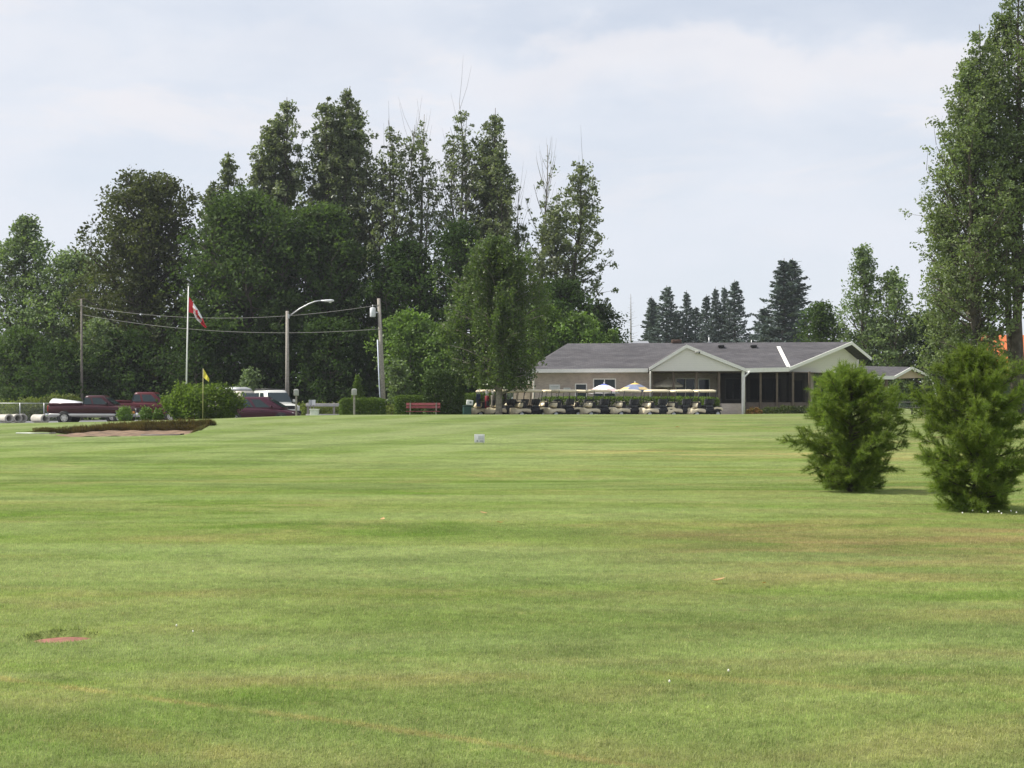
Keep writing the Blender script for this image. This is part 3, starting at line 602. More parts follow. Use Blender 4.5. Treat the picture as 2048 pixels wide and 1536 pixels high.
# the big poplars at the right edge
PP = [(0, .4), (.12, 1.4), (.25, 2.5), (.45, 2.8), (.6, 2.4), (.75, 1.5), (.9, .7), (1, .1)]
tree('cottonwood_tree', 'large near poplar with glossy leaves at the right edge, left trunk', 1950, 78, 44, pr(PP, 1.2), LF_COT, 61, 170, .12, (.4, 1.05), .3, .3, .19, 27, 7, .55, .4, 'large poplars at the right edge', M_BARK, 4, spread=.12, taper=.7, part=.6)
tree('cottonwood_tree', 'large near poplar cut by the right edge, the tallest tree', 2036, 80, -60, pr(PP, 1.25), LF_COT, 62, 170, .27, (.4, 1.05), .3, .34, .19, 27, 7, .55, .4, 'large poplars at the right edge', M_BARK, 4, spread=.12, taper=.7, part=.6)
tree('cottonwood_tree', 'lower leafy poplar shoot under the large near poplar', 1888, 82, 400, [(0, .5), (.2, 1.7), (.5, 1.6), (.8, .9), (1, .2)], LF_COT, 63, 66, .1, (.45, 1.05), .3, .16, .18, 30, 7, .5, .4, 'large poplars at the right edge', M_BARK)

# weeping birch in front of the carts
def birch():
    rng = np.random.default_rng(71); Y = 86.0; x = X(998, Y); z0 = g1(x, Y); H = Z(490, Y) - z0
    root = thing('weeping_birch', 'drooping birch with slim pale trunk in front of the golf carts', 'tree', (x, Y, z0))
    prof = [(0, 1.2), (.15, 2.1), (.3, 2.8), (.45, 3.0), (.6, 2.4), (.78, 1.5), (1, .3)]
    trunks, limbs = skeleton(rng, H, .22, .13, prof, 125, .5, 1.1, -.6, leaders=1)
    cc = []; tw = []
    for P, r, t, ln in limbs:
        k = 9; s = np.sort(rng.uniform(.25, 1.0, k)); pts = seg_pts(P, s) + rng.normal(0, .18, (k, 3))
        for p in pts:
            dl = min(rng.uniform(.4, 2.2) * (1.25 - .6 * t), p[2] - 1.72 - .5 * rng.random())
            if dl < .15: continue
            n = int(dl * 26) + 8; u = rng.random(n); sway = rng.normal(0, .12, 2)
            q = np.stack([p[0] + sway[0] * u + rng.normal(0, .10, n), p[1] + sway[1] * u + rng.normal(0, .10, n), p[2] - dl * u], -1); cc.append(q)
            tw.append((np.stack([p, p + np.array([sway[0], sway[1], -dl])]), (.008, .004)))
        q = clump_pts(rng, pts[::2], .35, 14); cc.append(q)
    pts = np.concatenate(cc); V, Fc = leaf_quads(rng, pts, .18, .2)
    wood_mesh('trunk', trunks, limbs, mat('birch_bark', (0.24, 0.215, 0.175), .9, var=.35, scale=5, bump=.5), root, tw)
    link_mesh('crown', np_mesh('crown', V, Fc, rng.random(len(pts))), LF_BIR, root)
birch()

# spruces far behind the clubhouse
def spruce_proto(seed, H=20.0, w=4.2, dead=False, gap=1.0):
    rng = np.random.default_rng(seed)
    T = np.stack([rng.normal(0, .03, 9).cumsum() * .3, rng.normal(0, .03, 9).cumsum() * .3, np.linspace(0, H, 9)], -1); T[0, :2] = 0
    limbs = []; cc = []; nb = int(120 * gap)
    for i in range(nb):
        t = .05 + .93 * (i + rng.random()) / nb; reach = (w * (1 - t) ** .85 + .12) * rng.uniform(.65, 1.15); az = i * 2.39996 + rng.uniform(-.4, .4)
        s = np.linspace(0, 1, 6); h = reach * s; v = reach * (-.28 * s + .30 * s ** 3) * (1.1 - .6 * t) + (.35 * t * reach * s)
        b = np.array([0, 0, t * H]); P = b + np.stack([np.cos(az) * h, np.sin(az) * h, v], -1)
        limbs.append((P, np.linspace(.05 * (1 - t) + .015, .008, 6), t, reach))
        if dead: 
            if t > .35 or rng.random() < .5: continue
        n = int(16 + 34 * reach); u = rng.random(n) ** .7; p = seg_pts(P, u); wd = .38 * reach * (1.05 - u) * .6 + .10
        p = p + np.stack([-np.sin(az) * rng.normal(0, 1, n) * wd, np.cos(az) * rng.normal(0, 1, n) * wd, -np.abs(rng.normal(0, .16, n))], -1); cc.append(p)
    pts = np.concatenate(cc)
    V, Fc = leaf_quads(rng, pts, .42, .5, .42); tn = rng.random(len(pts))
    root = thing('spruce_tree', 'x', 'tree', (0, 0, 0), 0, 'spruces beyond the clubhouse roof')
    wood_mesh('trunk', [(T, np.linspace(.28, .02, 9))], limbs, M_BARKP if dead else M_BARK, root)
    link_mesh('crown', np_mesh('crown', V, Fc, tn), LF_SPR, root); return root
protoA = spruce_proto(81); protoB = spruce_proto(82, 20, 3.4); protoD = spruce_proto(83, 20, 3.0, True, .8)
used = set()
for k, (px, Y, top, wsc, pro, lab) in enumerate([
    (1262, 215, 588, .75, protoD, 'dead bare spruce left of the far spruce row'),
    (1303, 225, 592, .9, protoB, 'low ragged spruce beside the dead bare one'),
    (1334, 220, 570, 1.15, protoA, 'full spruce with leaning tip in the left of the far row'),
    (1308, 232, 600, 1.0, protoA, 'short spruce behind the low ragged one'),
    (1373, 222, 580, .8, protoB, 'narrow spruce spire alone in the middle of the far row'),
    (1392, 235, 612, 1.0, protoA, 'short spruce just right of the lone narrow spire'),
    (1413, 226, 588, .9, protoB, 'spruce spire leftmost of the close group of four'),
    (1431, 224, 573, .8, protoB, 'slim spruce second in the close group of four'),
    (1449, 226, 571, .8, protoB, 'slim spruce third in the close group of four'),
    (1470, 222, 559, 1.15, protoA, 'tallest spruce ending the close group of four on the right'),
    (1352, 238, 618, 1.1, protoA, 'low dark spruce filling behind the far row'),
    (1567, 200, 516, 1.15, protoA, 'left one of the tall twin spruces over the roof'),
    (1586, 203, 516, 1.25, protoA, 'right one of the tall twin spruces over the roof'),
    (1528, 212, 612, 1.0, protoB, 'small spruce at the left foot of the twin spruces')]):
    x = X(px, Y); z0 = g1(x, Y); h = Z(top, Y) - z0
    o = pro if id(pro) not in used else dup(pro); used.add(id(pro))
    o.location = (x, Y, z0); o.rotation_euler = (0, 0, k * 1.7); wsc *= 1.4 if k < 11 else 1.75; o.scale = (wsc, wsc, h / 20.0); o['label'] = lab

# distant wood along the horizon: one mass nobody could count
def far_wood():
    rng = np.random.default_rng(9); n = 46000
    x = rng.uniform(-190, 190, n); y = 290 + rng.uniform(0, 40, n)
    top = 9 + 3.5 * np.sin(x * .05) + 2.5 * np.sin(x * .17 + 1) + 1.5 * np.sin(x * .6); z = 0.5 + rng.random(n) ** .8 * top
    V, Fc = leaf_quads(rng, np.stack([x, y, z], -1), 1.5, .4)
    tag(link_mesh('far_wood', np_mesh('far_wood', V, Fc, rng.random(n)), LF_MAP), 'distant wood along the horizon behind the clubhouse', 'wood', kind='stuff')
far_wood()

# the two young white pines on the lawn
def pine(label, px, Y, top, hw, seed, gaps=()):
    rng = np.random.default_rng(seed); x = X(px, Y); z0 = g1(x, Y); H = (Z(top, Y) - z0) * .95
    root = thing('white_pine', label, 'pine tree', (x, Y, z0), 0, 'young pines on the lawn')
    T = np.stack([np.linspace(0, .04, 8), np.zeros(8), np.linspace(0, H, 8)], -1); limbs = []; tw = []; tips = []
    prof = ([0, .1, .3, .5, .7, .86, 1], [.52, .68, .94, 1.0, .74, .36, .08])
    nb = 112
    for i in range(nb):
        t = .015 + .965 * ((i + rng.random() * .8) / nb) ** 1.12; reach = hw * np.interp(t, *prof) * rng.uniform(.62, 1.18); az = i * 2.39996 + rng.uniform(-.5, .5)
        el = -.02 + .72 * t + rng.normal(0, .16); s = np.linspace(0, 1, 6); P = np.array([0, 0, t * H * .95]) + np.stack([np.cos(az) * reach * s, np.sin(az) * reach * s, reach * (np.tan(min(el, 1.15)) * s * .75 + .18 * s ** 2)], -1)
        P[:, 2] = np.maximum(P[:, 2], .06); cap = H * rng.uniform(.86, .97)
        if P[-1, 2] > cap: P[:, 2] = P[0, 2] + (P[:, 2] - P[0, 2]) * max(.1, (cap - P[0, 2]) / (P[-1, 2] - P[0, 2]))
        P[:, 2] = np.maximum(P[:, 2], .06); limbs.append((P, np.linspace(.018 * (1 - t) + .007, .004, 6), t, reach))
        nt_ = int(8 + 20 * reach / hw)
        for q in range(nt_):
            u = .10 + .90 * (q + rng.random()) / nt_; a = seg_pts(P, [u])[0]; d = (P[-1] - P[0]) / (np.linalg.norm(P[-1] - P[0]) + 1e-6)
            side = rng.normal(0, 1, 3); side -= d * side.dot(d); side /= np.linalg.norm(side); l = rng.uniform(.10, .34) * (1.15 - .5 * u)
            dd = d * .75 + side * .75 + np.array([0, 0, .28]); dd /= np.linalg.norm(dd); b = a + dd * l; b[2] = max(b[2], .05)
            tw.append((np.stack([a, b]), (.004, .002))); tips.append((b, dd)); tips.append(((a + b) / 2, dd))
        tips.append((P[-1], (P[-1] - P[-2]) / np.linalg.norm(P[-1] - P[-2])))
    for q, (ox_, hh_) in enumerate(((.04, 1.0), (-.16, .95), (.22, .93), (.05, .9))):
        for zz in np.linspace(.8, 1, 8): tips.append((np.array([.04 + (ox_ - .04) * (zz - .7) / .3, .1 * (q % 2) - .05, H * hh_ * zz]), np.array([ox_ * .3, 0, 1.0])))
        tw.append((np.array([[.03, 0, H * hh_ * .7], [ox_, .1 * (q % 2) - .05, H * hh_]]), (.008, .003)))
    c = np.array([a for a, _ in tips]); d = np.array([b for _, b in tips]); k = 34; n = len(c) * k
    c = np.repeat(c, k, 0); d0 = np.repeat(d, k, 0); dirs = d0 * .8 + np.array([0, 0, .25]) + rng.normal(0, .6, (n, 3)); dirs /= np.linalg.norm(dirs, axis=1)[:, None]
    c = c - d0 * rng.uniform(0, .09, (n, 1)); ln = rng.uniform(.07, .125, (n, 1)); w = np.cross(dirs, rng.normal(0, 1, (n, 3))); w /= np.linalg.norm(w, axis=1)[:, None]; w *= .0040
    droop = np.zeros((n, 3)); droop[:, 2] = -.012
    V = np.stack([c - w, c + w, c + dirs * ln + droop], 1).reshape(-1, 3); V[:, 2] = np.maximum(V[:, 2], .01)
    tone = np.clip(np.repeat(rng.random(len(tips)), k) * .6 + rng.random(n) * .4, 0, 1)
    wood_mesh('trunk', [(T, np.linspace(.05, .006, 8))], limbs, M_BARK, root, tw)
    link_mesh('crown', np_mesh('crown', V, np.arange(3 * n).reshape(-1, 3), tone), LF_PIN, root)
pine('smaller bushy young pine, farther of the two on the lawn', 1700, 27.0, 715, 1.10, 91)
pine('larger bushy young pine near the right edge, nearer of the two', 1950, 22.3, 668, .96, 92)

# ------------------------------------------------------------------ shrubs and hedges
def shell_pts(rng, kind, sx, sy, sz, n, rough=.12):
    if kind == 'box':
        p = rng.uniform(-1, 1, (n, 3)); ax = rng.choice(3, n, p=[sy * sz, sx * sz, sx * sy] / np.sum([sy * sz, sx * sz, sx * sy])); sg = np.where(rng.random(n) < .5, -1, 1)
        p[np.arange(n), ax] = sg; q = np.abs(p); m = np.max(q, 1); r4 = (q ** 8).sum(1) ** (1 / 8.); p = p / r4[:, None]
        p = p * np.array([sx / 2, sy / 2, sz / 2]); p[:, 2] += sz / 2
    elif kind == 'cone':
        t = rng.random(n) ** 1.5; a = rng.uniform(0, 6.28, n); r = (1 - t) ** .8 * (.85 + .15 * np.sin(3 * a)); p = np.stack([np.cos(a) * r * sx / 2, np.sin(a) * r * sy / 2, t * sz], -1)
    else:
        d = rng.normal(0, 1, (n, 3)); d /= np.linalg.norm(d, axis=1)[:, None]
        lob = 1 + .16 * np.sin(3.1 * d[:, 0] * 2 + kind_seed(sx)) * np.cos(2.7 * d[:, 1] * 2 + 1) + .10 * np.sin(7 * d[:, 0] + 5 * d[:, 2])
        d *= lob[:, None]; p = d * np.array([sx / 2, sy / 2, sz * .55]); p[:, 2] += sz * .45
    p += rng.normal(0, rough, (n, 3)) * np.array([1, 1, .8]) * (rng.random((n, 1)) ** 1.5) * 1.6
    inw = 1 - .22 * rng.random((n, 1)) ** 2; ctr = np.array([0, 0, sz * .45]); p = ctr + (p - ctr) * inw
    p[:, 2] = np.maximum(p[:, 2], .03); return p
def kind_seed(s): return (s * 7.3) % 6.28
def shrub(name, label, px, Y, w, d, h, kind, leafm, n, leaf, seed, rough=.1, cat='shrub', group=None, rz=0, dz=0.0, stems=True):
    rng = np.random.default_rng(seed); loc = at(px, Y, dz); root = thing(name, label, cat, loc, rz, group)
    p = shell_pts(rng, kind, w, d, h, n, rough); V, Fc = leaf_quads(rng, p, leaf, .35)
    cl = np.floor(p / (.28 * max(h, .8))); hsh = np.abs(np.sin(cl @ np.array([12.98, 78.2, 37.7])) * 43758.5) % 1
    link_mesh('foliage', np_mesh('foliage', V, Fc, np.clip(hsh * .5 + rng.random(n) * .5, 0, 1)), leafm, root)
    mb = MB()
    ns = 7
    for i in range(ns):
        a = i * 2.4; bx, by = math.cos(a) * w * .06, math.sin(a) * d * .06
        tx, ty = math.cos(a) * w * .28, math.sin(a) * d * .28; zt = h * (.55 if kind != 'cone' else .4)
        mb.tube([(bx, by, 0), (bx * 2, by * 2, zt * .5), (tx, ty, zt)], [.03, .02, .01], 5)
    mb.build('stem', M_BARK, root)
    return root
shrub('lilac_bush', 'broad rounded bush behind the yellow pin flag', 402, 76, 4.1, 2.6, 1.95, 'round', leafmat('bush_leaf', (.085, .135, .022), (.145, .205, .040), .4, .6, .12), 11000, .17, 101, .13, 'bush')
shrub('small_shrub', 'upright small shrub in front of the truck door', 249, 75, .78, .6, .82, 'round', LF_LIT, 1500, .10, 102, .05, group='young shrubs behind the bunker')
shrub('small_shrub', 'upright small shrub in front of the truck bonnet', 292, 75, .62, .5, .78, 'round', LF_LIT, 1300, .10, 103, .05, group='young shrubs behind the bunker')
shrub('small_shrub', 'slim small shrub touching the left of the broad bush', 316, 75.5, .5, .45, .72, 'round', LF_LIT, 1100, .10, 104, .05, group='young shrubs behind the bunker')
HG = 'clipped cedar hedges beside the bench'
shrub('cedar_hedge', 'square clipped hedge with the cone tree behind it', 725, 88, 2.85, 1.1, 1.5, 'box', LF_CED, 8000, .12, 111, .04, 'hedge', HG)
shrub('cedar_hedge', 'square clipped hedge left of the big cedar bush', 822, 88.5, 2.0, 1.0, 1.5, 'box', LF_CED, 6000, .12, 112, .04, 'hedge', HG)
shrub('cedar_bush', 'tall rounded dark cedar bush behind the red bench', 888, 88, 2.45, 1.9, 3.0, 'box', leafmat('cedar_dark', (.038, .072, .014), (.066, .105, .024), .2, .6, .2), 13000, .13, 113, .09, 'bush')
shrub('cone_cedar', 'pointed cedar rising behind the square hedge', 715, 90.5, 1.5, 1.4, 3.05, 'cone', LF_CED, 5000, .13, 114, .07, 'tree')
HG2 = 'clipped hedges behind the golf carts'
shrub('cart_hedge', 'long clipped hedge behind the right row of carts', 1252, 93.2, 12.4, 1.0, 1.36, 'box', LF_CED, 16000, .12, 115, .04, 'hedge', HG2)
shrub('cart_hedge', 'short hedge behind the leftmost carts under the birch', 965, 93.2, 2.6, 1.0, 1.6, 'box', LF_CED, 5000, .12, 116, .05, 'hedge', HG2)
shrub('cart_hedge', 'thick dark hedge end right of the last cart', 1421, 91.6, 1.0, 1.3, 1.28, 'box', LF_CED, 3500, .12, 117, .04, 'hedge', HG2)
BG = 'low shrubs along the porch'
shrub('porch_shrub', 'reddish tipped low shrub at the porch corner', 1508, 94.6, .95, .8, .62, 'round', leafmat('red_tip', (.10, .12, .03), (.30, .12, .04), .35, .5, .3), 2200, .10, 118, .05, group=BG)
for i, (px, w, h, lab) in enumerate([(1540, 1.3, .66, 'low dark shrub next to the reddish one'), (1573, 1.4, .74, 'low dark shrub in the middle of the porch row'), (1606, 1.3, .70, 'low dark shrub before the porch door'), (1638, 1.3, .72, 'low dark shrub at the right end of the porch')]):
    shrub('porch_shrub', lab, px, 94.8, w, .9, h, 'round', leafmat('porch_leaf', (.045, .075, .02), (.085, .10, .03), .3, .5, .3), 2400, .11, 120 + i, .06, group=BG)
WG = 'tall weeds along the back of the car park'
for i, (px, Y, w, h, lab) in enumerate([(18, 104, 4.0, 1.5, 'weedy bank at the left edge behind the pipes'), (75, 105, 3.4, 1.7, 'weedy clump behind the second pipe'), (125, 106, 3.0, 2.0, 'weedy clump behind the truck tailgate'),
                                        (610, 103, 1.6, 1.3, 'bright weeds beside the left ball washer post'), (655, 104, 3.4, 1.2, 'bright weeds behind the guard rail'), (778, 100, 1.1, 1.0, 'bright weeds between the two square hedges')]):
    shrub('weeds', lab, px, Y, w, 1.6, h, 'round', leafmat('weed_leaf', (.11, .15, .03), (.19, .22, .06), .4, .6, .2), int(900 * w), .16, 130 + i, .15, 'weeds', WG)

# ------------------------------------------------------------------ clubhouse
def clubhouse():
    D = 96.0; B = thing('clubhouse', 'long low brick clubhouse with grey shingle roof and two white gables', 'clubhouse', (12, 96, .9)); ox, oy, oz = 12, 96, .9
    m, nt, o = new_mat('shingles'); tcn = N(nt, 'ShaderNodeTexCoord')
    bk = N(nt, 'ShaderNodeTexBrick'); L(nt, tcn.outputs['Object'], bk.inputs['Vector']); bk.inputs['Scale'].default_value = 1.0
    bk.inputs['Brick Width'].default_value = .33; bk.inputs['Row Height'].default_value = .16; bk.inputs['Mortar Size'].default_value = .008
    bk.inputs['Color1'].default_value = (.072, .069, .076, 1); bk.inputs['Color2'].default_value = (.098, .093, .098, 1); bk.inputs['Mortar'].default_value = (.045, .043, .046, 1)
    st = maprange(nt, noisen(nt, mapping(nt, tcn.outputs['Object'], scale=(.5, 1.6, 1)), .9, 5, .65), .3, .7, .82, 1.2)
    s2 = N(nt, 'ShaderNodeVectorMath', operation='SCALE'); L(nt, bk.outputs[0], s2.inputs[0]); L(nt, st, s2.inputs['Scale'])
    b = N(nt, 'ShaderNodeBsdfPrincipled'); b.inputs['Roughness'].default_value = .9; b.inputs['Specular IOR Level'].default_value = .25; L(nt, s2.outputs[0], b.inputs['Base Color']); L(nt, b.outputs[0], o.inputs[0]); M_SH = m
    m, nt, o = new_mat('brick'); tcn = N(nt, 'ShaderNodeTexCoord')
    bk = N(nt, 'ShaderNodeTexBrick'); cmb = N(nt, 'ShaderNodeCombineXYZ'); sp = N(nt, 'ShaderNodeSeparateXYZ'); L(nt, tcn.outputs['Object'], sp.inputs[0])
    L(nt, mathn(nt, 'ADD', sp.outputs[0], sp.outputs[1]), cmb.inputs[0]); L(nt, sp.outputs[2], cmb.inputs[1]); L(nt, cmb.outputs[0], bk.inputs['Vector'])
    bk.inputs['Scale'].default_value = 1; bk.inputs['Brick Width'].default_value = .21; bk.inputs['Row Height'].default_value = .075; bk.inputs['Mortar Size'].default_value = .008
    bk.inputs['Color1'].default_value = (.44, .36, .305, 1); bk.inputs['Color2'].default_value = (.53, .45, .38, 1); bk.inputs['Mortar'].default_value = (.52, .48, .43, 1)
    st = maprange(nt, noisen(nt, tcn.outputs['Object'], .8, 5, .65), .3, .7, .85, 1.15); s2 = N(nt, 'ShaderNodeVectorMath', operation='SCALE'); L(nt, bk.outputs[0], s2.inputs[0]); L(nt, st, s2.inputs['Scale'])
    b = N(nt, 'ShaderNodeBsdfPrincipled'); b.inputs['Roughness'].default_value = .9; L(nt, s2.outputs[0], b.inputs['Base Color']); L(nt, b.outputs[0], o.inputs[0]); M_BR = m
    m, nt, o = new_mat('siding'); tcn = N(nt, 'ShaderNodeTexCoord'); sp = N(nt, 'ShaderNodeSeparateXYZ'); L(nt, tcn.outputs['Object'], sp.inputs[0])
    fr = mathn(nt, 'FRACT', mathn(nt, 'MULTIPLY', sp.outputs[2], 8.0)); dk = maprange(nt, fr, .0, .12, .8, 1.0)
    s2 = N(nt, 'ShaderNodeVectorMath', operation='SCALE'); s2.inputs[0].default_value = (.82, .80, .74); L(nt, dk, s2.inputs['Scale'])
    b = N(nt, 'ShaderNodeBsdfPrincipled'); b.inputs['Roughness'].default_value = .6; L(nt, s2.outputs[0], b.inputs['Base Color']); L(nt, b.outputs[0], o.inputs[0]); M_SD = m
    M_TR = mat('trim_white', (.88, .87, .82), .5, var=.04); M_BRN = mat('brown_timber', (.16, .125, .095), .85, var=.2, scale=4); M_SOF = mat('soffit', (.55, .55, .5), .7, var=.04)
    M_DK = mat('porch_panel', (.17, .135, .115), .9, var=.15)
    def w(x, y, z): return (x - ox, y - oy, z - oz)
    ez, rz = 4.17, 6.18
    eA = (X(1060, D), D, 4.13); eB = (X(1578, D), D, 4.25); rL = (X(1135, 100.8), 100.8, rz - .05); rR = (X(1703, 100.8), 100.8, rz + .06)
    bR = (X(1742, 103.3), 103.3, 5.18); bL = (eA[0], 105.6, 4.13); rear = (eA[0] + 1.0, 103.3, 5.1)
    wv = lambda *ps: [w(*p) for p in ps]
    roof = MB()
    roof.slab(wv(eA, eB, rR, rL), .12); roof.slab(wv(rL, rR, bR, rear), .12); roof.slab(wv(eA, rL, rear), .12)
    # cross gable over the porch
    gy = 95.55; f1 = (X(1298, gy), gy, Z(736, gy)); pk = (X(1373, gy), gy, Z(690, gy)); f2 = (X(1490, gy), gy, Z(737, gy))
    pb = (pk[0], 99.75, pk[2] + .03); v1 = (f1[0] - .02, D + .2, f1[2] + .10); v2 = (f2[0] + .02, D + .2, f2[2] + .10)
    up = lambda p, d: (p[0], p[1], p[2] + d)
    roof.slab(wv(f1, up(pk, .0), pb, v1), .10); roof.slab(wv(pk, f2, v2, pb), .10)
    roof.build('roof', M_SH, B)
    rv = MB()
    def band(mb, p, q, h=.22, t=.06, nrm=(0, -1)):
        a = [w(*p), w(*q)]; n = Vector((nrm[0], nrm[1], 0)) * t; V = []
        for z in a: V += [Vector(z) + Vector((0, 0, .03)), Vector(z) - Vector((0, 0, h)), Vector(z) - Vector((0, 0, h)) + n, Vector(z) + Vector((0, 0, .03)) + n]
        mb.add(V, [[0, 1, 2, 3], [7, 6, 5, 4], [0, 4, 5, 1], [3, 2, 6, 7], [0, 3, 7, 4], [1, 5, 6, 2]])
    fa = MB(); band(fa, eA, (f1[0] - .03, D, 4.18)); band(fa, (f2[0] + .03, D, 4.19), eB, .26); band(fa, f1, pk, .20, .05); band(fa, pk, f2, .20, .05)
    cn = Vector((rR[1] - eB[1], -(rR[0] - eB[0]), 0)).normalized(); band(fa, eB, rR, .2, .05, cn); band(fa, rR, bR, .2, .05, Vector((bR[1] - rR[1], -(bR[0] - rR[0]), 0)).normalized())
    band(fa, eA, (eA[0] + .5, 103.3, 4.13), .2, .05, (-1, 0))
    fa.build('fascia', M_TR, B)
    # gable siding
    gs = MB(); gs.prism([(f1[0] + .15 - ox, f1[2] - .16 - oz), (pk[0] - ox, pk[2] - .14 - oz), (f2[0] - .15 - ox, f2[2] - .16 - oz), (f2[0] - .15 - ox, 4.02 - oz), (f1[0] + .15 - ox, 4.02 - oz)], gy + .12 - oy, gy + .22 - oy)
    gs.build('gable_wall', M_SD, B)
    inw = -cn * .75
    g2 = MB(); P0 = Vector(eB) + inw; P1 = Vector(rR) + inw; P2 = Vector(bR) + inw
    V = [(P0.x, P0.y, 3.98), (P2.x - .35, P2.y - .35, 3.98), (P2.x - .35, P2.y - .35, 5.18), (P1.x, P1.y, rR[2] - .16), (P0.x, P0.y, 4.1)]
    V = wv(*V); Vb = [(p[0] - cn.x * .1, p[1] - cn.y * .1, p[2]) for p in V]; n = 5
    g2.add(V + Vb, [list(range(5)), [9, 8, 7, 6, 5]] + [[i, (i + 1) % 5, 5 + (i + 1) % 5, 5 + i] for i in range(5)]); g2.build('gable_wall', M_SD, B)
    # soffit and porch ceiling
    so = MB(); so.box(w((eA[0] + f1[0]) / 2, D + .42, 3.93), (f1[0] - eA[0] - .1, .8, .04)); so.build('soffit', M_SOF, B)
    pc = MB(); pc.slab(wv((f1[0] + .1, 95.9, 4.0), (f2[0] + .1, 95.9, 4.0), (f2[0] + .1, 96.1, 4.0), (eB[0] - .1, 96.1, 4.0), (eB[0] + 3.2, 99.4, 4.0), (f1[0] + .1, 99.4, 4.0)), .05); pc.build('porch_ceiling', M_BRN, B)
    # walls
    wl = MB(); wy = 96.85; x0 = X(1066, wy); x1 = X(1300, wy)
    def wall_with_holes(mb, xa, xb, z0, z1, y, holes, th=.2):
        xs = sorted(set([xa, xb] + [h[0] for h in holes] + [h[1] for h in holes])); 
        for i in range(len(xs) - 1):
            a, b_ = xs[i], xs[i + 1]; hs = [h for h in holes if h[0] <= a + 1e-6 and h[1] >= b_ - 1e-6]
            segs = [(z0, z1)] if not hs else [(z0, hs[0][2]), (hs[0][3], z1)]
            for s0, s1 in segs:
                if s1 - s0 > .01: mb.box(w((a + b_) / 2, y + th / 2, (s0 + s1) / 2), (b_ - a, th, s1 - s0))
    zz = lambda py, Y_: Z(py, Y_)
    W1 = [(X(1150, wy), X(1174, wy), zz(796, wy), zz(767, wy)), (X(1186, wy), X(1232, wy), zz(796, wy), zz(757, wy))]
    wall_with_holes(wl, x0, x1, .7, 3.95, wy, W1)
    wl.box(w(x0 + .1, 100, 2.3), (.2, 6, 3.3)); wl.box(w(x1 - .1, 98.2, 2.3), (.2, 2.3, 3.3))
    py_ = 99.35; W2 = [(X(1351, py_), X(1391, py_), zz(798, py_), zz(756, py_)), (X(1396, py_), X(1420, py_), zz(830, py_), zz(757, py_)), (X(1450, py_), X(1482, py_), zz(800, py_), zz(756, py_)), (X(1586, py_), X(1609, py_), zz(826, py_), zz(761, py_)), (X(1500, py_), X(1562, py_), zz(800, py_), zz(757, py_))]
    wall_with_holes(wl, x1, X(1627, py_), .7, 4.0, py_, sorted(W2))
    wl.box(w(X(1627, py_) - .1, 101.3, 2.4), (.2, 3.4, 3.2)); wl.box(w((x0 + 21) / 2, 103.2, 2.4), (21 - x0, .15, 4.6))
    # low rear wing seen to the left under the birch
    wl.box(w(X(1035, 101) + .9, 101.4, 1.9), (2.4, 3.0, 2.4)); wl.build('wall', M_BR, B)
    rw = MB(); xa = X(1030, 99.6); rw.slab(wv((xa, 99.6, 3.42), (xa + 2.3, 99.6, 3.42), (xa + 2.3, 102.8, 4.4), (xa, 102.8, 4.4)), .12); rw.build('wing_roof', M_SH, B)
    fw = MB(); band(fw, (xa, 99.6, 3.42), (xa + 2.3, 99.6, 3.42), .2); fw.build('wing_fascia', M_TR, B)
    # windows
    for (a, b_, c, d), y, split in [(W1[0], wy, 0), (W1[1], wy, 1), (W2[0], py_, 1), (W2[1], py_, 0), (W2[2], py_, 1), (W2[4], py_, 3)]:
        f = MB(); t = .07; cx, cz = (a + b_) / 2, (c + d) / 2
        f.box(w(cx, y + .02, d - t / 2), (b_ - a, .1, t)); f.box(w(cx, y + .02, c + t / 2), (b_ - a, .1, t))
        f.box(w(a + t / 2, y + .02, cz), (t, .1, d - c - 2 * t)); f.box(w(b_ - t / 2, y + .02, cz), (t, .1, d - c - 2 * t))
        for q in range(split): f.box(w(a + (b_ - a) * (q + 1) / (split + 1), y + .02, cz), (t * .8, .09, d - c - 2 * t))
        fo = f.build('window', M_TR if y == wy or split < 3 else M_BRN, B)
        g = MB(); g.box(w(cx, y + .06, cz), (b_ - a - t, .03, d - c - t)); g.build('pane', M_GLASS, fo)
    a, b_, c, d = W2[3]; dm = MB(); dm.box(w((a + b_) / 2, py_ + .06, (c + d) / 2), (b_ - a - .02, .06, d - c)); do = dm.build('door', mat('dark_door', (.03, .028, .026), .5), B)
    hd = MB(); hd.tube([w(b_ - .1, py_ - .02, 1.85), w(b_ - .1, py_ - .02, 2.15)], .02, 6); hd.build('handle', M_GALV, do)
    # porch posts and low walls
    for px in (1304, 1347, 1393, 1438):
        p = MB(); x = X(px, 96.15); p.box(w(x, 96.15, 2.45), (.15, .15, 3.1)); p.build('post', M_BRN, B)
    for px in (1521, 1554, 1586, 1619):
        p = MB(); x = X(px, 96.3); p.box(w(x, 96.3, 2.45), (.13, .13, 3.1)); p.build('post', M_BRN, B)
    for fq in (.12, .36, .62):
        q = Vector(eB).lerp(Vector(rR), fq) + inw; p = MB(); p.box(w(q.x, q.y, 2.45), (.15, .15, 3.1)); p.build('post', M_BRN, B)
    p = MB(); x = X(1486, 95.9); p.box(w(x, 95.9, 2.42), (.2, .2, 3.2)); p.build('post', M_TR, B)
    lw = MB(); xa, xb = X(1440, 96.0), X(1483, 96.0); lw.box(w((xa + xb) / 2, 96.02, 1.3), (xb - xa, .12, 1.0)); lw.build('low_wall', M_BR, B)
    lw = MB(); xa, xb = X(1490, 96.3), X(1640, 96.3); lw.box(w((xa + xb) / 2, 96.42, 1.35), (xb - xa, .1, 1.1)); lw.build('low_wall', M_DK, B)
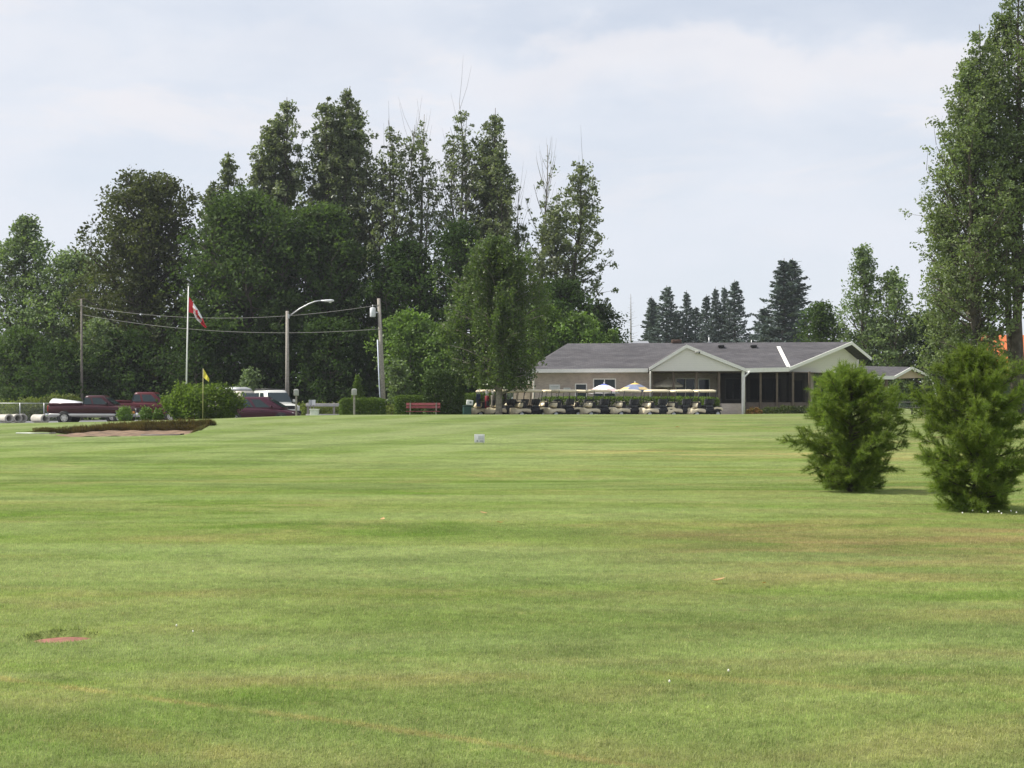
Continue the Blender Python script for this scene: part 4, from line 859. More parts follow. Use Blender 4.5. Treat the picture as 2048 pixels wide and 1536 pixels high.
    # insect screens of the right part of the porch
    ms, nts, os_ = new_mat('insect_screen'); tr = N(nts, 'ShaderNodeBsdfTransparent'); df = N(nts, 'ShaderNodeBsdfDiffuse'); df.inputs[0].default_value = (.012, .012, .012, 1); mxs = N(nts, 'ShaderNodeMixShader'); mxs.inputs[0].default_value = .62
    L(nts, tr.outputs[0], mxs.inputs[1]); L(nts, df.outputs[0], mxs.inputs[2]); L(nts, mxs.outputs[0], os_.inputs[0])
    sp_ = [1490, 1521, 1554, 1586, 1619]
    for i in range(4):
        xa, xb = X(sp_[i], 96.3) + .08, X(sp_[i + 1], 96.3) - .08; q = MB(); q.box(w((xa + xb) / 2, 96.32, 2.9), (xb - xa, .006, 2.0)); q.build('screen', ms, B)
    xa, xb = X(1440, 96.1), X(1484, 96.1); q = MB(); q.box(w((xa + xb) / 2, 96.08, 2.85), (xb - xa, .006, 2.05)); q.build('screen', ms, B)
    # gutters and downpipes
    dp = MB(); x = X(1301, 95.9); dp.tube([w(x, 95.85, 4.0), w(x, 95.95, 3.8), w(x, 95.95, .8)], .055, 8); dp.build('downpipe', M_TR, B)
    dp = MB(); x = X(1497, 95.8); dp.tube([w(x + .1, 95.85, 4.0), w(x - .15, 95.85, 3.75), w(X(1488.5, 95.75), 95.75, 3.6), w(X(1488.5, 95.75), 95.75, .85)], .06, 8); dp.build('downpipe', M_TR, B)
    dp = MB(); x = X(1068, 96.5); dp.tube([w(eA[0] + .1, 96.05, 4.0), w(eA[0] + .15, 96.1, 3.85), w(x, 96.75, 3.35), w(x, 96.75, .8)], .05, 8); dp.build('downpipe', M_TR, B)
    # white flashing strip lying down the roof slope, vents, pipes
    def onroof(px, frac, dz=.0):
        Yq = D + (100.8 - D) * frac; zq = 4.19 + (rz + .03 - 4.19) * frac; return (X(px, Yq), Yq, zq + dz)
    a = onroof(1557, .80, .03); b_ = onroof(1577, .04, .03); s = MB(); d_ = Vector((.13, 0, 0))
    V = [Vector(a) - d_, Vector(a) + d_, Vector(b_) + d_, Vector(b_) - d_]; s.slab([w(*p) for p in [v + Vector((0, 0, .05)) for v in V]], .04); s.build('roof_flashing', M_TR, B)
    for px in (1442, 1507):
        q = onroof(px, .80); v = MB(); v.box(w(q[0], q[1], q[2] + .10), (.42, .4, .14), bevel=.03); v.box(w(q[0], q[1] + .05, q[2]), (.34, .34, .2)); v.build('roof_vent', M_BLACK, B)
    v = MB(); v.box(w(X(1353, 100.9), 100.9, 6.28), (.7, .5, .24), bevel=.05); v.build('ridge_vent', mat('rust_vent', (.10, .06, .045), .8), B)
    v = MB(); v.tube([w(X(1418, 101.5), 101.5, 5.8), w(X(1418, 101.5), 101.5, 6.62)], .035, 8); v.box(w(X(1419, 101.5), 101.5, 6.22), (.28, .2, .12)); v.build('vent_pipe', M_GALV, B)
    v = MB(); v.tube([w(X(1503, 101.5), 101.5, 5.8), w(X(1503, 101.5), 101.5, 6.42)], .03, 8); v.build('vent_pipe', M_GALV, B)
    # lamps and notices
    for px, py, y in ((1109, 743, wy - .1), (1287, 742, wy - .1), (1393.5, 704.5, gy + .04)):
        l = MB(); x, z = X(px, y), Z(py, y); l.box(w(x, y - .05, z), (.26, .18, .15), bevel=.03); lo = l.build('flood_lamp', mat('lamp_housing', (.45, .44, .40), .5), B)
        l2 = MB(); l2.box(w(x + .16, y - .06, z - .02), (.10, .14, .13), bevel=.02); l2.build('lamp_shade', M_BLACK, lo)
    for x0_, x1_, y0_, y1_ in ((1098.5, 1120, 769, 780), (1127, 1141, 775.5, 781)):
        s = MB(); xa, xb, za, zb = X(x0_, wy - .03), X(x1_, wy - .03), Z(y1_, wy - .03), Z(y0_, wy - .03); s.box(w((xa + xb) / 2, wy - .03, (za + zb) / 2), (xb - xa, .03, zb - za)); so_ = s.build('notice_board', M_WHITE, B)
        t = MB(); t.box(w((xa + xb) / 2, wy - .05, za + (zb - za) * .62), ((xb - xa) * .7, .006, .05)); t.box(w((xa + xb) / 2, wy - .05, za + (zb - za) * .38), ((xb - xa) * .55, .006, .03)); t.build('lettering', mat('pale_ink', (.5, .55, .5), .7), so_)
    return M_SH, M_TR, M_BRN, M_SD
M_SH, M_TR, M_BRN, M_SD = clubhouse()

def pavilion():
    B = thing('picnic_pavilion', 'open timber pavilion with grey gabled roof right of the clubhouse', 'pavilion', (28, 105, .9))
    w = lambda x, y, z: (x - 28, y - 105, z - .9)
    e = (X(1788, 103), 103, Z(753, 103)); r = (X(1823, 105), 105, Z(734, 105)); q = (X(1860, 107), 107, Z(751, 107)); xl = X(1706, 104)
    mb = MB(); mb.slab([w(xl, 103, e[2]), w(*e), w(*r), w(xl, 105, r[2] + .1)], .12); mb.slab([w(xl, 105, r[2] + .1), w(*r), w(*q), w(xl, 107, q[2])], .12); mb.build('roof', M_SH, B)
    f = MB(); f.box(w((xl + e[0]) / 2, 102.97, e[2] - .08), (e[0] - xl, .05, .26))
    for a, b in ((e, r), (r, q)):
        n = Vector((b[1] - a[1], -(b[0] - a[0]), 0)).normalized() * .05; V = []
        for p in (a, b):
            p = Vector(w(*p)); V += [p + Vector((0, 0, .03)), p - Vector((0, 0, .18)), p - Vector((0, 0, .18)) + n, p + Vector((0, 0, .03)) + n]
        f.add(V, [[0, 1, 2, 3], [7, 6, 5, 4], [0, 4, 5, 1], [3, 2, 6, 7], [0, 3, 7, 4], [1, 5, 6, 2]])
    f.build('fascia', M_TR, B)
    g = MB(); n = Vector((r[1] - e[1], -(r[0] - e[0]), 0)).normalized() * .2
    V = [Vector(w(*e)) - n - Vector((0, 0, .16)), Vector(w(*q)) - n - Vector((0, 0, .16)), Vector(w(*r)) - n - Vector((0, 0, .12))]; V2 = [v - n * .4 for v in V]
    g.add(V + V2, [[0, 1, 2], [5, 4, 3], [0, 3, 4, 1], [1, 4, 5, 2], [2, 5, 3, 0]]); g.build('gable_wall', mat('tan_siding', (.50, .40, .27), .7, var=.06), B)
    for x, y in ((e[0] - .5, 103.25), (xl + .4, 103.3), (q[0] - .55, 106.7), (xl + .4, 106.7)):
        p = MB(); p.box(w(x, y, (.8 + e[2]) / 2 - .1), (.2, .2, e[2] - .8)); p.tube([w(x, y, 2.6), w(x - .15, y, 3.1), w(x - .55, y, 3.55)], .06, 6); p.build('post', M_BRN, B)
    d = MB(); d.tube([w(q[0] - .1, 106.9, q[2] - .1), w(q[0] + .25, 106.9, q[2] - .7), w(q[0] + .5, 106.9, q[2] - 1.8), w(q[0] + .6, 106.9, .9)], .05, 7); d.build('downpipe', M_TR, B)
    t = thing('picnic_table', 'pale topped picnic table under the pavilion roof', 'table', (X(1812, 105), 105, .92))
    mb = MB(); mb.box((0, 0, 1.0), (1.6, .75, .05)); mb.build('table_top', M_WOOD, t)
    for s in (-1, 1):
        mb = MB(); mb.box((0, s * .68, .6), (1.6, .26, .04)); mb.build('seat', M_WOOD, t)
        mb = MB(); mb.tube([(s * .6, -.7, 0), (s * .6, -.25, .98)], .04, 6); mb.tube([(s * .6, .7, 0), (s * .6, .25, .98)], .04, 6); mb.box((s * .6, 0, .57), (.06, 1.5, .08)); mb.build('leg', M_WOOD, t)
pavilion()
# orange roofed shed at the right edge and small grey roof in the tree gap
def shed(name, label, px, Y, w_, d_, hw, rise, roofm, wallm, cat='shed'):
    B = thing(name, label, cat, at(px, Y)); mb = MB(); mb.box((0, 0, hw / 2), (w_, d_, hw)); mb.build('wall', wallm, B)
    r = MB(); ov = .3
    r.slab([(-w_ / 2 - ov, -d_ / 2 - ov, hw), (w_ / 2 + ov, -d_ / 2 - ov, hw), (w_ / 2 + ov, 0, hw + rise), (-w_ / 2 - ov, 0, hw + rise)], .1)
    r.slab([(-w_ / 2 - ov, 0, hw + rise), (w_ / 2 + ov, 0, hw + rise), (w_ / 2 + ov, d_ / 2 + ov, hw), (-w_ / 2 - ov, d_ / 2 + ov, hw)], .1); r.build('roof', roofm, B)
    for s in (-1, 1):
        g = MB(); g.prism([(-d_ / 2, hw), (d_ / 2, hw), (0, hw + rise - .05)], s * w_ / 2 - .05, s * w_ / 2 + .05, axis='X'); g.build('gable', wallm, B)
    dr = MB(); dr.box((0, -d_ / 2 - .03, 1.0), (.9, .06, 2.0)); dr.build('door', M_BRN, B)
shed('orange_shed', 'orange roofed shed behind the near pine at the right edge', 2052, 106, 6.0, 5.0, 2.9, 3.2, mat('orange_roof', (.62, .17, .06), .6, var=.1), mat('dark_green_wall', (.05, .07, .05), .7, var=.1))
shed('grey_shed', 'small grey roofed hut glimpsed in the gap above the ridge', 1268, 190, 3.2, 4, 9.0, .5, mat('pale_roof', (.22, .23, .25), .7), mat('grey_wall', (.3, .31, .33), .8))

# ------------------------------------------------------------------ wheels and vehicles
def wheel(parent, x, y, r, wd, side, rim_mat, name='wheel'):
    t = MB(); a = r * .62
    t.lathe([(a, -wd / 2), (r * .92, -wd / 2), (r, -wd * .3), (r, wd * .3), (r * .92, wd / 2), (a, wd / 2), (a, -wd / 2)], 24, (x, y, r), 'Y'); w = t.build(name, M_RUB, parent)
    h = MB(); o = side * wd * .42
    h.lathe([(0.001, o + side * .02), (a * .3, o + side * .02), (a * .42, o - side * .01), (a * .8, o - side * .015), (a * .93, o + side * .012), (a * .99, o)], 20, (x, y, r), 'Y')
    for k in range(5):
        w_ = k * 2 * math.pi / 5; h.box((x + math.cos(w_) * a * .55, y + o, r + math.sin(w_) * a * .55), (a * .72, .03, a * .2), ry=-w_)
    h.build('rim', rim_mat, w); return w
def ring(x, hw, z0, z1, n=20, ex=5.0, tuck=0.0):
    P = []
    for k in range(n):
        a = 2 * math.pi * (k + .5) / n; c, s = math.cos(a), math.sin(a)
        yy = math.copysign(abs(c) ** (2 / ex), c) * hw; zz = (z0 + z1) / 2 + math.copysign(abs(s) ** (2 / ex), s) * (z1 - z0) / 2
        if zz > (z0 + z1) / 2: yy *= 1 - tuck * (zz - (z0 + z1) / 2) / ((z1 - z0) / 2)
        P.append((x, yy, zz))
    return P
def planring(x0, x1, hw, z, n=28, ex=6.0):
    P = []
    for k in range(n):
        a = 2 * math.pi * (k + .5) / n; c, s = math.cos(a), math.sin(a)
        P.append(((x0 + x1) / 2 + math.copysign(abs(c) ** (2 / ex), c) * (x1 - x0) / 2, math.copysign(abs(s) ** (2 / ex), s) * hw, z))
    return P
def cabin(root, xr0, xf0, xr1, xf1, hw0, hw1, zb, zt, paint, nwin, front=True, rear=True):
    """greenhouse: belt from xr0..xf0, roof from xr1..xf1"""
    c = MB(); c.loft([planring(xr0, xf0, hw0, zb - .05), planring(xr0, xf0, hw0, zb), planring(xr1 - .02, xf1 + .02, hw1 + .015, zt - .10), planring(xr1 + .03, xf1 - .03, hw1 - .03, zt - .03), planring(xr1 + .16, xf1 - .16, hw1 - .16, zt)]); cb = c.build('cabin', paint, root, autosmooth=50)
    def sidept(u, v, s):
        xa = xr0 + (xr1 - xr0) * v; xb = xf0 + (xf1 - xf0) * v; return (xa + (xb - xa) * u, s * (hw0 + (hw1 - hw0) * v + .012), zb + (zt - .10 - zb) * v)
    for s in (-1, 1):
        for (u0, u1) in nwin:
            a = MB(); q = [sidept(u0, .08, s), sidept(u1, .08, s), sidept(u1 - .012, .90, s), sidept(u0 + .012, .90, s)]; q2 = [(p[0], p[1] - s * .03, p[2]) for p in q]
            a.add(q + q2, [[0, 1, 2, 3], [7, 6, 5, 4]] + [[i, (i + 1) % 4, 4 + (i + 1) % 4, 4 + i] for i in range(4)]); a.build('side_window', M_GLASS, root)
    def endpt(xa, xb, yy, v, o): return (xa + (xb - xa) * v + o, yy * (hw0 + (hw1 - hw0) * v), zb + (zt - .10 - zb) * v)
    for on, xa, xb, o, nm in ((front, xf0, xf1, .018, 'windscreen'), (rear, xr0, xr1, -.018, 'rear_window')):
        if not on: continue
        a = MB(); q = [endpt(xa, xb, -.86, .08, o), endpt(xa, xb, .86, .08, o), endpt(xa, xb, .86, .92, o), endpt(xa, xb, -.86, .92, o)]; q2 = [(p[0] - math.copysign(.03, o), p[1], p[2]) for p in q]
        a.add(q + q2, [[0, 1, 2, 3], [7, 6, 5, 4]] + [[i, (i + 1) % 4, 4 + (i + 1) % 4, 4 + i] for i in range(4)]); a.build(nm, M_GLASS, root)
def mirrors(root, x, hw, z, m):
    for s in (-1, 1):
        a = MB(); a.box((x, s * (hw + .14), z), (.1, .22, .16), bevel=.03); a.build('wing_mirror', m, root)
def lamps(root, x, hw, z, w_, h, name, m, sgn):
    for s in (-1, 1):
        a = MB(); a.box((x, s * (hw - w_ / 2), z), (.08, w_, h), bevel=.02); a.build(name, m, root)
M_CHR = mat('chrome', (.7, .7, .72), .15, metal=1.0, var=.03); M_LMP = mat('clear_lamp', (.75, .75, .72), .15, var=.03); M_RED = mat('red_lamp', (.35, .02, .02), .2); M_SILV = mat('silver_paint', (.42, .41, .40), .3, metal=.5, coat=.6, var=.04); M_AMB = mat('amber_lamp', (.65, .22, .05), .25)
def arches(root, xs, r, hw):
    for x in xs:
        for s in (-1, 1):
            a = MB(); a.lathe([(.001, s * (hw - .04)), (r * 1.2, s * (hw - .04)), (r * 1.2, s * (hw + .008)), (r * 1.12, s * (hw + .008)), (.001, s * (hw + .006))], 24, (x, 0, r), 'Y')
            a.build('wheel_well', M_BLACK, root)
def pickup(label, loc, rz, paint, lower, group=None, glare_dome=False):
    t = thing('pickup_truck', label, 'pickup truck', loc, rz, group); hw = .97
    b = MB(); b.loft([ring(-2.78, .90, .62, 1.18), ring(-2.70, .96, .60, 1.24), ring(-1.6, .97, .60, 1.25), ring(-.7, .97, .60, 1.25), ring(.6, .97, .60, 1.22), ring(1.25, .97, .60, 1.18), ring(2.2, .95, .60, 1.10), ring(2.66, .90, .60, 1.02), ring(2.76, .84, .62, .96)]); b.build('body', paint, t)
    b = MB(); b.loft([ring(-2.76, .93, .42, .68), ring(-2.6, .985, .42, .70), ring(2.5, .985, .42, .68), ring(2.72, .92, .44, .66)]); b.build('side_cladding', lower, t)
    # bed with rounded rails
    for s in (-1, 1):
        b = MB(); b.tube([(-2.72, s * .87, 1.24), (-.62, s * .87, 1.25)], .075, 12); b.build('bed_rail', paint, t)
    if glare_dome:
        b = MB(); b.loft([[(x, yy * .84, 1.22 + hh * math.sqrt(max(0, 1 - abs(yy) ** 2.6))) for yy in np.linspace(-1, 1, 17)] + [(x, yy * .84, 1.2) for yy in np.linspace(1, -1, 17)] for x, hh in ((-2.70, .30), (-2.62, .40), (-2.2, .36), (-1.4, .26), (-.66, .14))]); b.build('bed_cover_or_glare', mat('bed_cover_or_glare', (.86, .86, .88), .2, coat=.8, var=.02), t)  # glossy white dome added to stand for sun glare above the bed
    else:
        b = MB(); b.box((-1.67, 0, 1.235), (2.06, 1.62, .05), bevel=.02); b.build('bed_cover_or_glare', M_BLACK, t)
    cabin(t, -.62, 1.42, -.52, .72, .92, .74, 1.20, 1.80, paint, ((.04, .30), (.36, .80)))
    arches(t, (-1.72, 1.78), .37, .965)
    for x in (-1.72, 1.78):
        for s in (-1, 1): wheel(t, x, s * .88, .37, .25, s, mat('alloy', (.62, .60, .55), .35, metal=.3))
    b = MB(); b.box((2.80, 0, .58), (.16, 1.86, .24), bevel=.05); b.build('front_bumper', M_CHR, t)
    b = MB(); b.box((-2.84, 0, .56), (.16, 1.86, .2), bevel=.04); b.build('rear_bumper', M_CHR, t)
    b = MB(); b.box((2.765, 0, .86), (.05, 1.1, .22), bevel=.02); b.build('grille', M_BLACK, t)
    lamps(t, 2.70, .86, .86, .26, .2, 'headlight', M_LMP, 1); lamps(t, -2.76, .93, .98, .14, .38, 'tail_light', M_RED, -1); mirrors(t, .95, .92, 1.27, M_BLACK)
    for s in (-1, 1):
        b = MB(); b.box((.28, s * .975, 1.04), (.16, .03, .035), bevel=.01); b.build('door_handle', M_BLACK, t)
    for s in (-1, 1):
        b = MB(); b.box((2.55, s * .95, .70), (.26, .06, .16), bevel=.02); b.build('marker_lamp', M_AMB, t)
    return t
M_MAR = mat('maroon_paint', (.044, .008, .012), .32, metal=.0, spec=.3, coat=.18, var=.06); M_WHP = mat('white_car_paint', (.66, .66, .62), .25, coat=.8, var=.04); M_PUR = mat('plum_paint', (.050, .008, .020), .32, metal=.0, spec=.3, coat=.15, var=.06)
pickup('maroon two tone pickup truck with white dome for bed glare and silver lower sides', at(192, 89, .012), 0.02, M_MAR, M_SILV, 'maroon pickup trucks', True)
red = pickup('maroon pickup truck half hidden behind the broad bush', (X(291, 95.5), 95.5, g1(X(291, 95.5), 95.5) + .012), 0.0, mat('red_paint', (.085, .011, .015), .32, metal=.0, spec=.3, coat=.18, var=.06), mat('red_paint_lower', (.12, .016, .02), .3), 'maroon pickup trucks')
red.scale = (1.12, 1.12, 1.15)
def minivan():
    t = thing('minivan', 'plum coloured minivan with sloping bonnet beside the broad bush', 'minivan', (X(523, 88), 88, g1(X(523, 88), 88) + .012), -.06)
    b = MB(); b.loft([ring(-2.38, .80, .45, 1.0), ring(-2.3, .90, .34, 1.08), ring(-1.2, .93, .32, 1.08), ring(.4, .93, .32, 1.05), ring(1.2, .92, .32, .98), ring(1.8, .89, .34, .86), ring(2.2, .80, .36, .74), ring(2.36, .66, .42, .64)]); b.build('body', M_PUR, t)
    cabin(t, -2.28, 1.62, -2.05, .55, .89, .66, 1.0, 1.70, M_PUR, ((.05, .25), (.28, .52), (.56, .79)))
    arches(t, (-1.42, 1.45), .33, .925)
    for x in (-1.42, 1.45):
        for s in (-1, 1): wheel(t, x, s * .84, .33, .21, s, M_SILV)
    lamps(t, 2.16, .78, .66, .34, .13, 'headlight', M_LMP, 1); lamps(t, -2.33, .86, .92, .14, .34, 'tail_light', M_RED, -1); mirrors(t, .86, .88, 1.08, M_PUR)
    b = MB(); b.box((2.26, 0, .45), (.2, 1.4, .16), bevel=.05); b.build('front_bumper', M_PUR, t)
    b = MB(); b.box((2.34, 0, .56), (.06, .6, .08), bevel=.02); b.build('grille', M_BLACK, t)
    for s in (-1, 1):
        b = MB(); b.box((.25, s * .94, .88), (.16, .03, .035), bevel=.01); b.build('door_handle', M_BLACK, t)
minivan()
def suv(label, px, Y, rz, paint, rack, name='sport_utility_vehicle', cat='car', tall=0.0, dz=0):
    t = thing(name, label, cat, (X(px, Y), Y, g1(X(px, Y), Y) + .012), rz)
    t.scale = (1.1, 1.1, 1.1 + dz)
    b = MB(); b.loft([ring(-2.3, .82, .5, 1.1), ring(-2.2, .9, .42, 1.16), ring(0, .93, .4, 1.16), ring(1.0, .93, .4, 1.12), ring(1.9, .90, .42, 1.05), ring(2.28, .84, .45, .95), ring(2.36, .78, .5, .88)]); b.build('body', paint, t)
    cabin(t, -2.2, 1.2, -2.05, .55, .90, .74, 1.1, 1.82 + tall, paint, ((.04, .27), (.30, .56), (.60, .85)))
    arches(t, (-1.4, 1.45), .37, .925)
    for x in (-1.4, 1.45):
        for s in (-1, 1): wheel(t, x, s * .85, .37, .24, s, M_SILV)
    lamps(t, 2.32, .80, .84, .26, .17, 'headlight', M_LMP, 1); lamps(t, -2.26, .88, 1.0, .14, .36, 'tail_light', M_RED, -1); mirrors(t, .85, .9, 1.2, paint)
    b = MB(); b.box((2.34, 0, .84), (.06, .98, .2), bevel=.02); b.build('grille', M_BLACK, t)
    b = MB(); b.box((2.36, 0, .56), (.16, 1.76, .2), bevel=.05); b.build('front_bumper', M_BLACK, t)
    if rack:
        b = MB(); z = 1.86 + tall
        for s in (-1, 1): b.tube([(-1.8, s * .6, z), (.3, s * .6, z)], .03, 6)
        for x in (-1.6, -.7, .1): b.tube([(x, -.62, z + .02), (x, .62, z + .02)], .03, 6)
        b.build('roof_rack', M_BLACK, t)
    return t
suv('cream white four wheel drive facing right with dark windscreen and roof rack', 548, 97, -1.05, M_WHP, True, dz=.12)
v = suv('pale van with grey raised roof behind the plum minivan', 482, 94.5, -.5, mat('beige_paint', (.50, .46, .38), .3, coat=.6, var=.04), False, 'camper_van', 'van', .15)
b = MB(); b.loft([planring(-2.0, .5, .72, 1.96), planring(-1.95, .40, .70, 2.08), planring(-1.7, .1, .58, 2.18)]); b.build('raised_roof', mat('grey_roof', (.36, .37, .38), .4), v)

# ------------------------------------------------------------------ golf carts
def cart_proto():
    t = thing('golf_cart', 'x', 'golf cart', (0, 0, 0), 0, 'golf carts parked in a row before the clubhouse'); hw = .58
    c = MB(); c.box((.05, 0, .30), (2.15, .96, .12), bevel=.02); c.build('chassis', M_BLACK, t)
    f = MB()                                                    # low front shell with fenders
    f.loft([ring(1.20, .46, .24, .60, ex=4), ring(1.12, .56, .20, .64, ex=4), ring(1.04, .60, .20, .60, ex=4), ring(.92, .60, .24, .55, ex=4), ring(.70, .60, .34, .60, ex=4), ring(.45, .60, .34, .61, ex=4), ring(.15, .60, .28, .58, ex=4), ring(.10, .58, .28, .54, ex=4)]); f.build('front_body', M_CREAM, t)
    sh = MB()                                                   # curved cowl
    def arc(o, y): return [(.80 - o, y, .70), (.75 - o, y, .80), (.68 - o, y, .90), (.60 - o, y, .98), (.50 - o, y, 1.02)]
    A = arc(0, -.50); Bq = arc(0, .50); A2 = [(x - .10, y, z - .06) for x, y, z in A]; B2 = [(x - .10, y, z - .06) for x, y, z in Bq]
    sh.loft([[a, b_, d, c_] for a, b_, d, c_ in zip(A, Bq, B2, A2)]); sh.build('cowl', M_CREAM, t)
    d = MB(); d.box((.52, 0, .80), (.24, 1.04, .40), bevel=.04); d.build('dashboard', M_BLACK, t)
    s = MB(); s.tube([(.55, .26, .86), (.34, .26, 1.05)], .02, 6); sc = Vector((.33, .26, 1.06)); ax = Vector((-.75, 0, .66)); e1 = Vector((0, 1, 0)); e2 = ax.cross(e1)
    s.tube([tuple(sc + (e1 * math.cos(k * .4189) + e2 * math.sin(k * .4189)) * .17) for k in range(16)], .016, 6, False); s.build('steering_wheel', M_BLACK, t)
    M_SEAT = mat('seat_vinyl', (.045, .047, .05), .55, var=.15)
    s = MB(); s.box((-.22, 0, .72), (.52, 1.06, .16), bevel=.05); s.build('seat', M_SEAT, t)
    for y in (-.27, .27):
        s = MB(); s.box((-.50, y, 1.0), (.12, .50, .38), bevel=.05, ry=-.15); s.build('seat_back', M_SEAT, t)
    r = MB(); r.loft([ring(.06, .56, .32, .64, ex=5), ring(-.3, .58, .32, .66, ex=5), ring(-.6, .60, .34, .66, ex=5), ring(-.95, .60, .38, .64, ex=5), ring(-1.14, .54, .42, .60, ex=5)]); r.build('rear_body', M_BLACK, t)
    for y in (-1, 1):
        r = MB(); r.loft([ring(-.50, .03, .52, .64), ring(-.72, .03, .56, .68), ring(-1.0, .03, .52, .66), ring(-1.16, .03, .42, .58)]); o = r.build('rear_fender', M_CREAM, t); o.location = (0, y * .585, 0)
    r = MB(); r.box((-.92, 0, .72), (.44, .98, .06)); r.tube([(-1.1, -.45, .74), (-1.12, -.45, 1.18), (-1.12, .45, 1.18), (-1.1, .45, .74)], .02, 6); r.build('bag_rack', M_BLACK, t)
    for x0, x1 in ((.66, .52), (-.58, -.72)):
        for y in (-1, 1):
            p = MB(); p.tube([(x0 if x0 > 0 else -.58, y * .5, .95 if x0 > 0 else .7), (x1, y * .53, 1.70)], .022, 6); p.build('roof_strut', M_BLACK, t)
    k = MB(); k.loft([planring(-.80, .68, .54, 1.61, ex=5), planring(-.84, .72, .57, 1.64, ex=5), planring(-.84, .72, .57, 1.69, ex=5), planring(-.79, .67, .52, 1.75, ex=5), planring(-.64, .52, .40, 1.79, ex=4)]); k.build('roof', M_CREAM, t)
    for x in (.76, -.80):
        for y in (-1, 1): wheel(t, x, y * .49, .225, .20, y, M_GALV)
    return t
cart = cart_proto(); cart_first = [True]
def place_cart(px, Y, ang, label, dz=0):
    x = X(px, Y); loc = (x, Y, g1(x, Y) + .012 + dz)
    if cart_first[0]: cart.location = loc; cart.rotation_euler = (0, 0, R(ang)); cart['label'] = label; cart_first[0] = False; return cart
    c = dup(cart, loc, R(ang), label); q = (px * 7.13) % 1
    c.rotation_euler = (0, R(-1.6 + 3.2 * q), R(ang + 4 * ((px * 3.7) % 1) - 2)); return c
# px of the cart centre, about 0.75 m behind its nose
row = [(976, 89.2, 205, 'cream roofed golf cart at the left end of the row'), (1008, 88.6, 206, 'golf cart just right of the birch trunk, cowl partly hidden'), (1057, 88.4, 205, 'golf cart second clear of the birch trunk to the right'),
       (1126, 88.4, 205, 'golf cart third right of the birch trunk, below the wall notice'), (1195, 88.6, 205, 'golf cart below the small square window'), (1254, 88.8, 205, 'golf cart below the white umbrella'),
       (1312, 89.0, 204, 'golf cart below the blue and yellow umbrella'), (1360, 89.6, 204, 'golf cart second from the right end'), (1405, 89.8, 204, 'golf cart at the right end of the row beside hedge end')]
for a in row: place_cart(*a)
for a in [(1100, 91.4, 206, 'golf cart of the back row behind the gap left of the notices'), (1162, 91.4, 205, 'golf cart of the back row below the narrow window'), (1036, 91.6, 206, 'golf cart of the back row behind the birch trunk')]: place_cart(*a)
def golf_bag(label, px, Y, z, m, trim, lean=.12):
    x = X(px, Y); t = thing('golf_bag', label, 'golf bag', (x, Y, g1(x, Y) + z), .4, 'golf bags on the carts')
    b = MB(); b.lathe([(.001, 0), (.13, 0), (.14, .1), (.13, .5), (.145, .78), (.12, .80), (.001, .78)], 14); b.build('bag', m, t)
    p = MB(); p.box((0, -.13, .3), (.18, .1, .32), bevel=.03); p.build('pocket', trim, t)
    c = MB()
    for k in range(5):
        a = k * 1.25; c.tube([(math.cos(a) * .06, math.sin(a) * .06, .5), (math.cos(a) * .09, math.sin(a) * .09, 1.0 + .04 * k)], .008, 5); c.box((math.cos(a) * .09, math.sin(a) * .09 - .03, 1.02 + .04 * k), (.04, .09, .05), bevel=.01)
    c.build('club', M_GALV, t)
golf_bag('blue golf bag on the leftmost cart', 957, 88.4, .72, mat('blue_nylon', (.05, .07, .14), .7), M_BLACK)
golf_bag('dark red golf bag between the leftmost carts', 974, 88.3, .60, mat('red_nylon', (.22, .02, .03), .7), M_BLACK)
golf_bag('grey brown golf bag left of the birch trunk', 986, 88.2, .66, mat('grey_nylon', (.20, .18, .15), .7), M_BLACK)

# ------------------------------------------------------------------ umbrellas
def umbrella(label, px, Y, zt, rad, drop, m1, m2, top, spots=None):
    x = X(px, Y); z0 = g1(x, Y); t = thing('patio_umbrella', label, 'umbrella', (x, Y, z0), .2, 'patio umbrellas before the clubhouse'); h = zt - z0
    p = MB(); p.tube([(0, 0, 0), (0, 0, h + .04)], .025, 8); p.build('pole', M_WHITE, t)
    b = MB(); b.lathe([(.001, 0), (.25, 0), (.25, .06), (.05, .1), (.05, .3)], 16); b.build('base', M_GALV, t)
    c = MB(); n = 8; V = [(0, 0, h)]; Fs = []; ms = []
    for fr, dz in ((.34, drop * .26), (.7, drop * .64), (1.0, drop), (1.01, drop + .14)):
        for k in range(n * 2):
            a = math.pi * k / n; sag = (1 - .05 * (k % 2)) ; V.append((math.cos(a) * rad * fr * sag, math.sin(a) * rad * fr * sag, h - dz * (1 if k % 2 == 0 else 1.04)))
    q = n * 2
    for k in range(q): Fs.append([0, 1 + k, 1 + (k + 1) % q]); ms.append(2)
    for r_ in range(3):
        for k in range(q):
            Fs.append([1 + r_ * q + k, 1 + (r_ + 1) * q + k, 1 + (r_ + 1) * q + (k + 1) % q, 1 + r_ * q + (k + 1) % q]); ms.append(1 if (spots and r_ == 1 and (k // 2) % 2 == 0) else 0)
    for f, mm in zip(Fs, ms): c.f.append(f); c.sm.append(False); c.mi.append(mm)
    c.v = V; c.build('canopy', [m1, m2, top], t)
    b = MB(); b.lathe([(.001, h + .10), (.03, h + .07), (.03, h)], 10); b.build('finial', M_WHITE, t)
umbrella('white patio umbrella with blue crown and faded red patches', 1208, 94.6, Z(767, 94.6), 1.08, .52, mat('white_canvas', (.80, .76, .76), .8, var=.04), mat('red_canvas', (.74, .50, .50), .8, var=.1), mat('blue_canvas', (.16, .20, .50), .8), True)
umbrella('blue patio umbrella with yellow crown and yellow patches', 1270, 94.9, Z(765, 94.9), 1.08, .48, mat('navy_canvas', (.17, .20, .30), .8, var=.08), mat('gold_canvas', (.55, .42, .20), .8, var=.1), mat('yellow_canvas', (.70, .48, .12), .8), True)
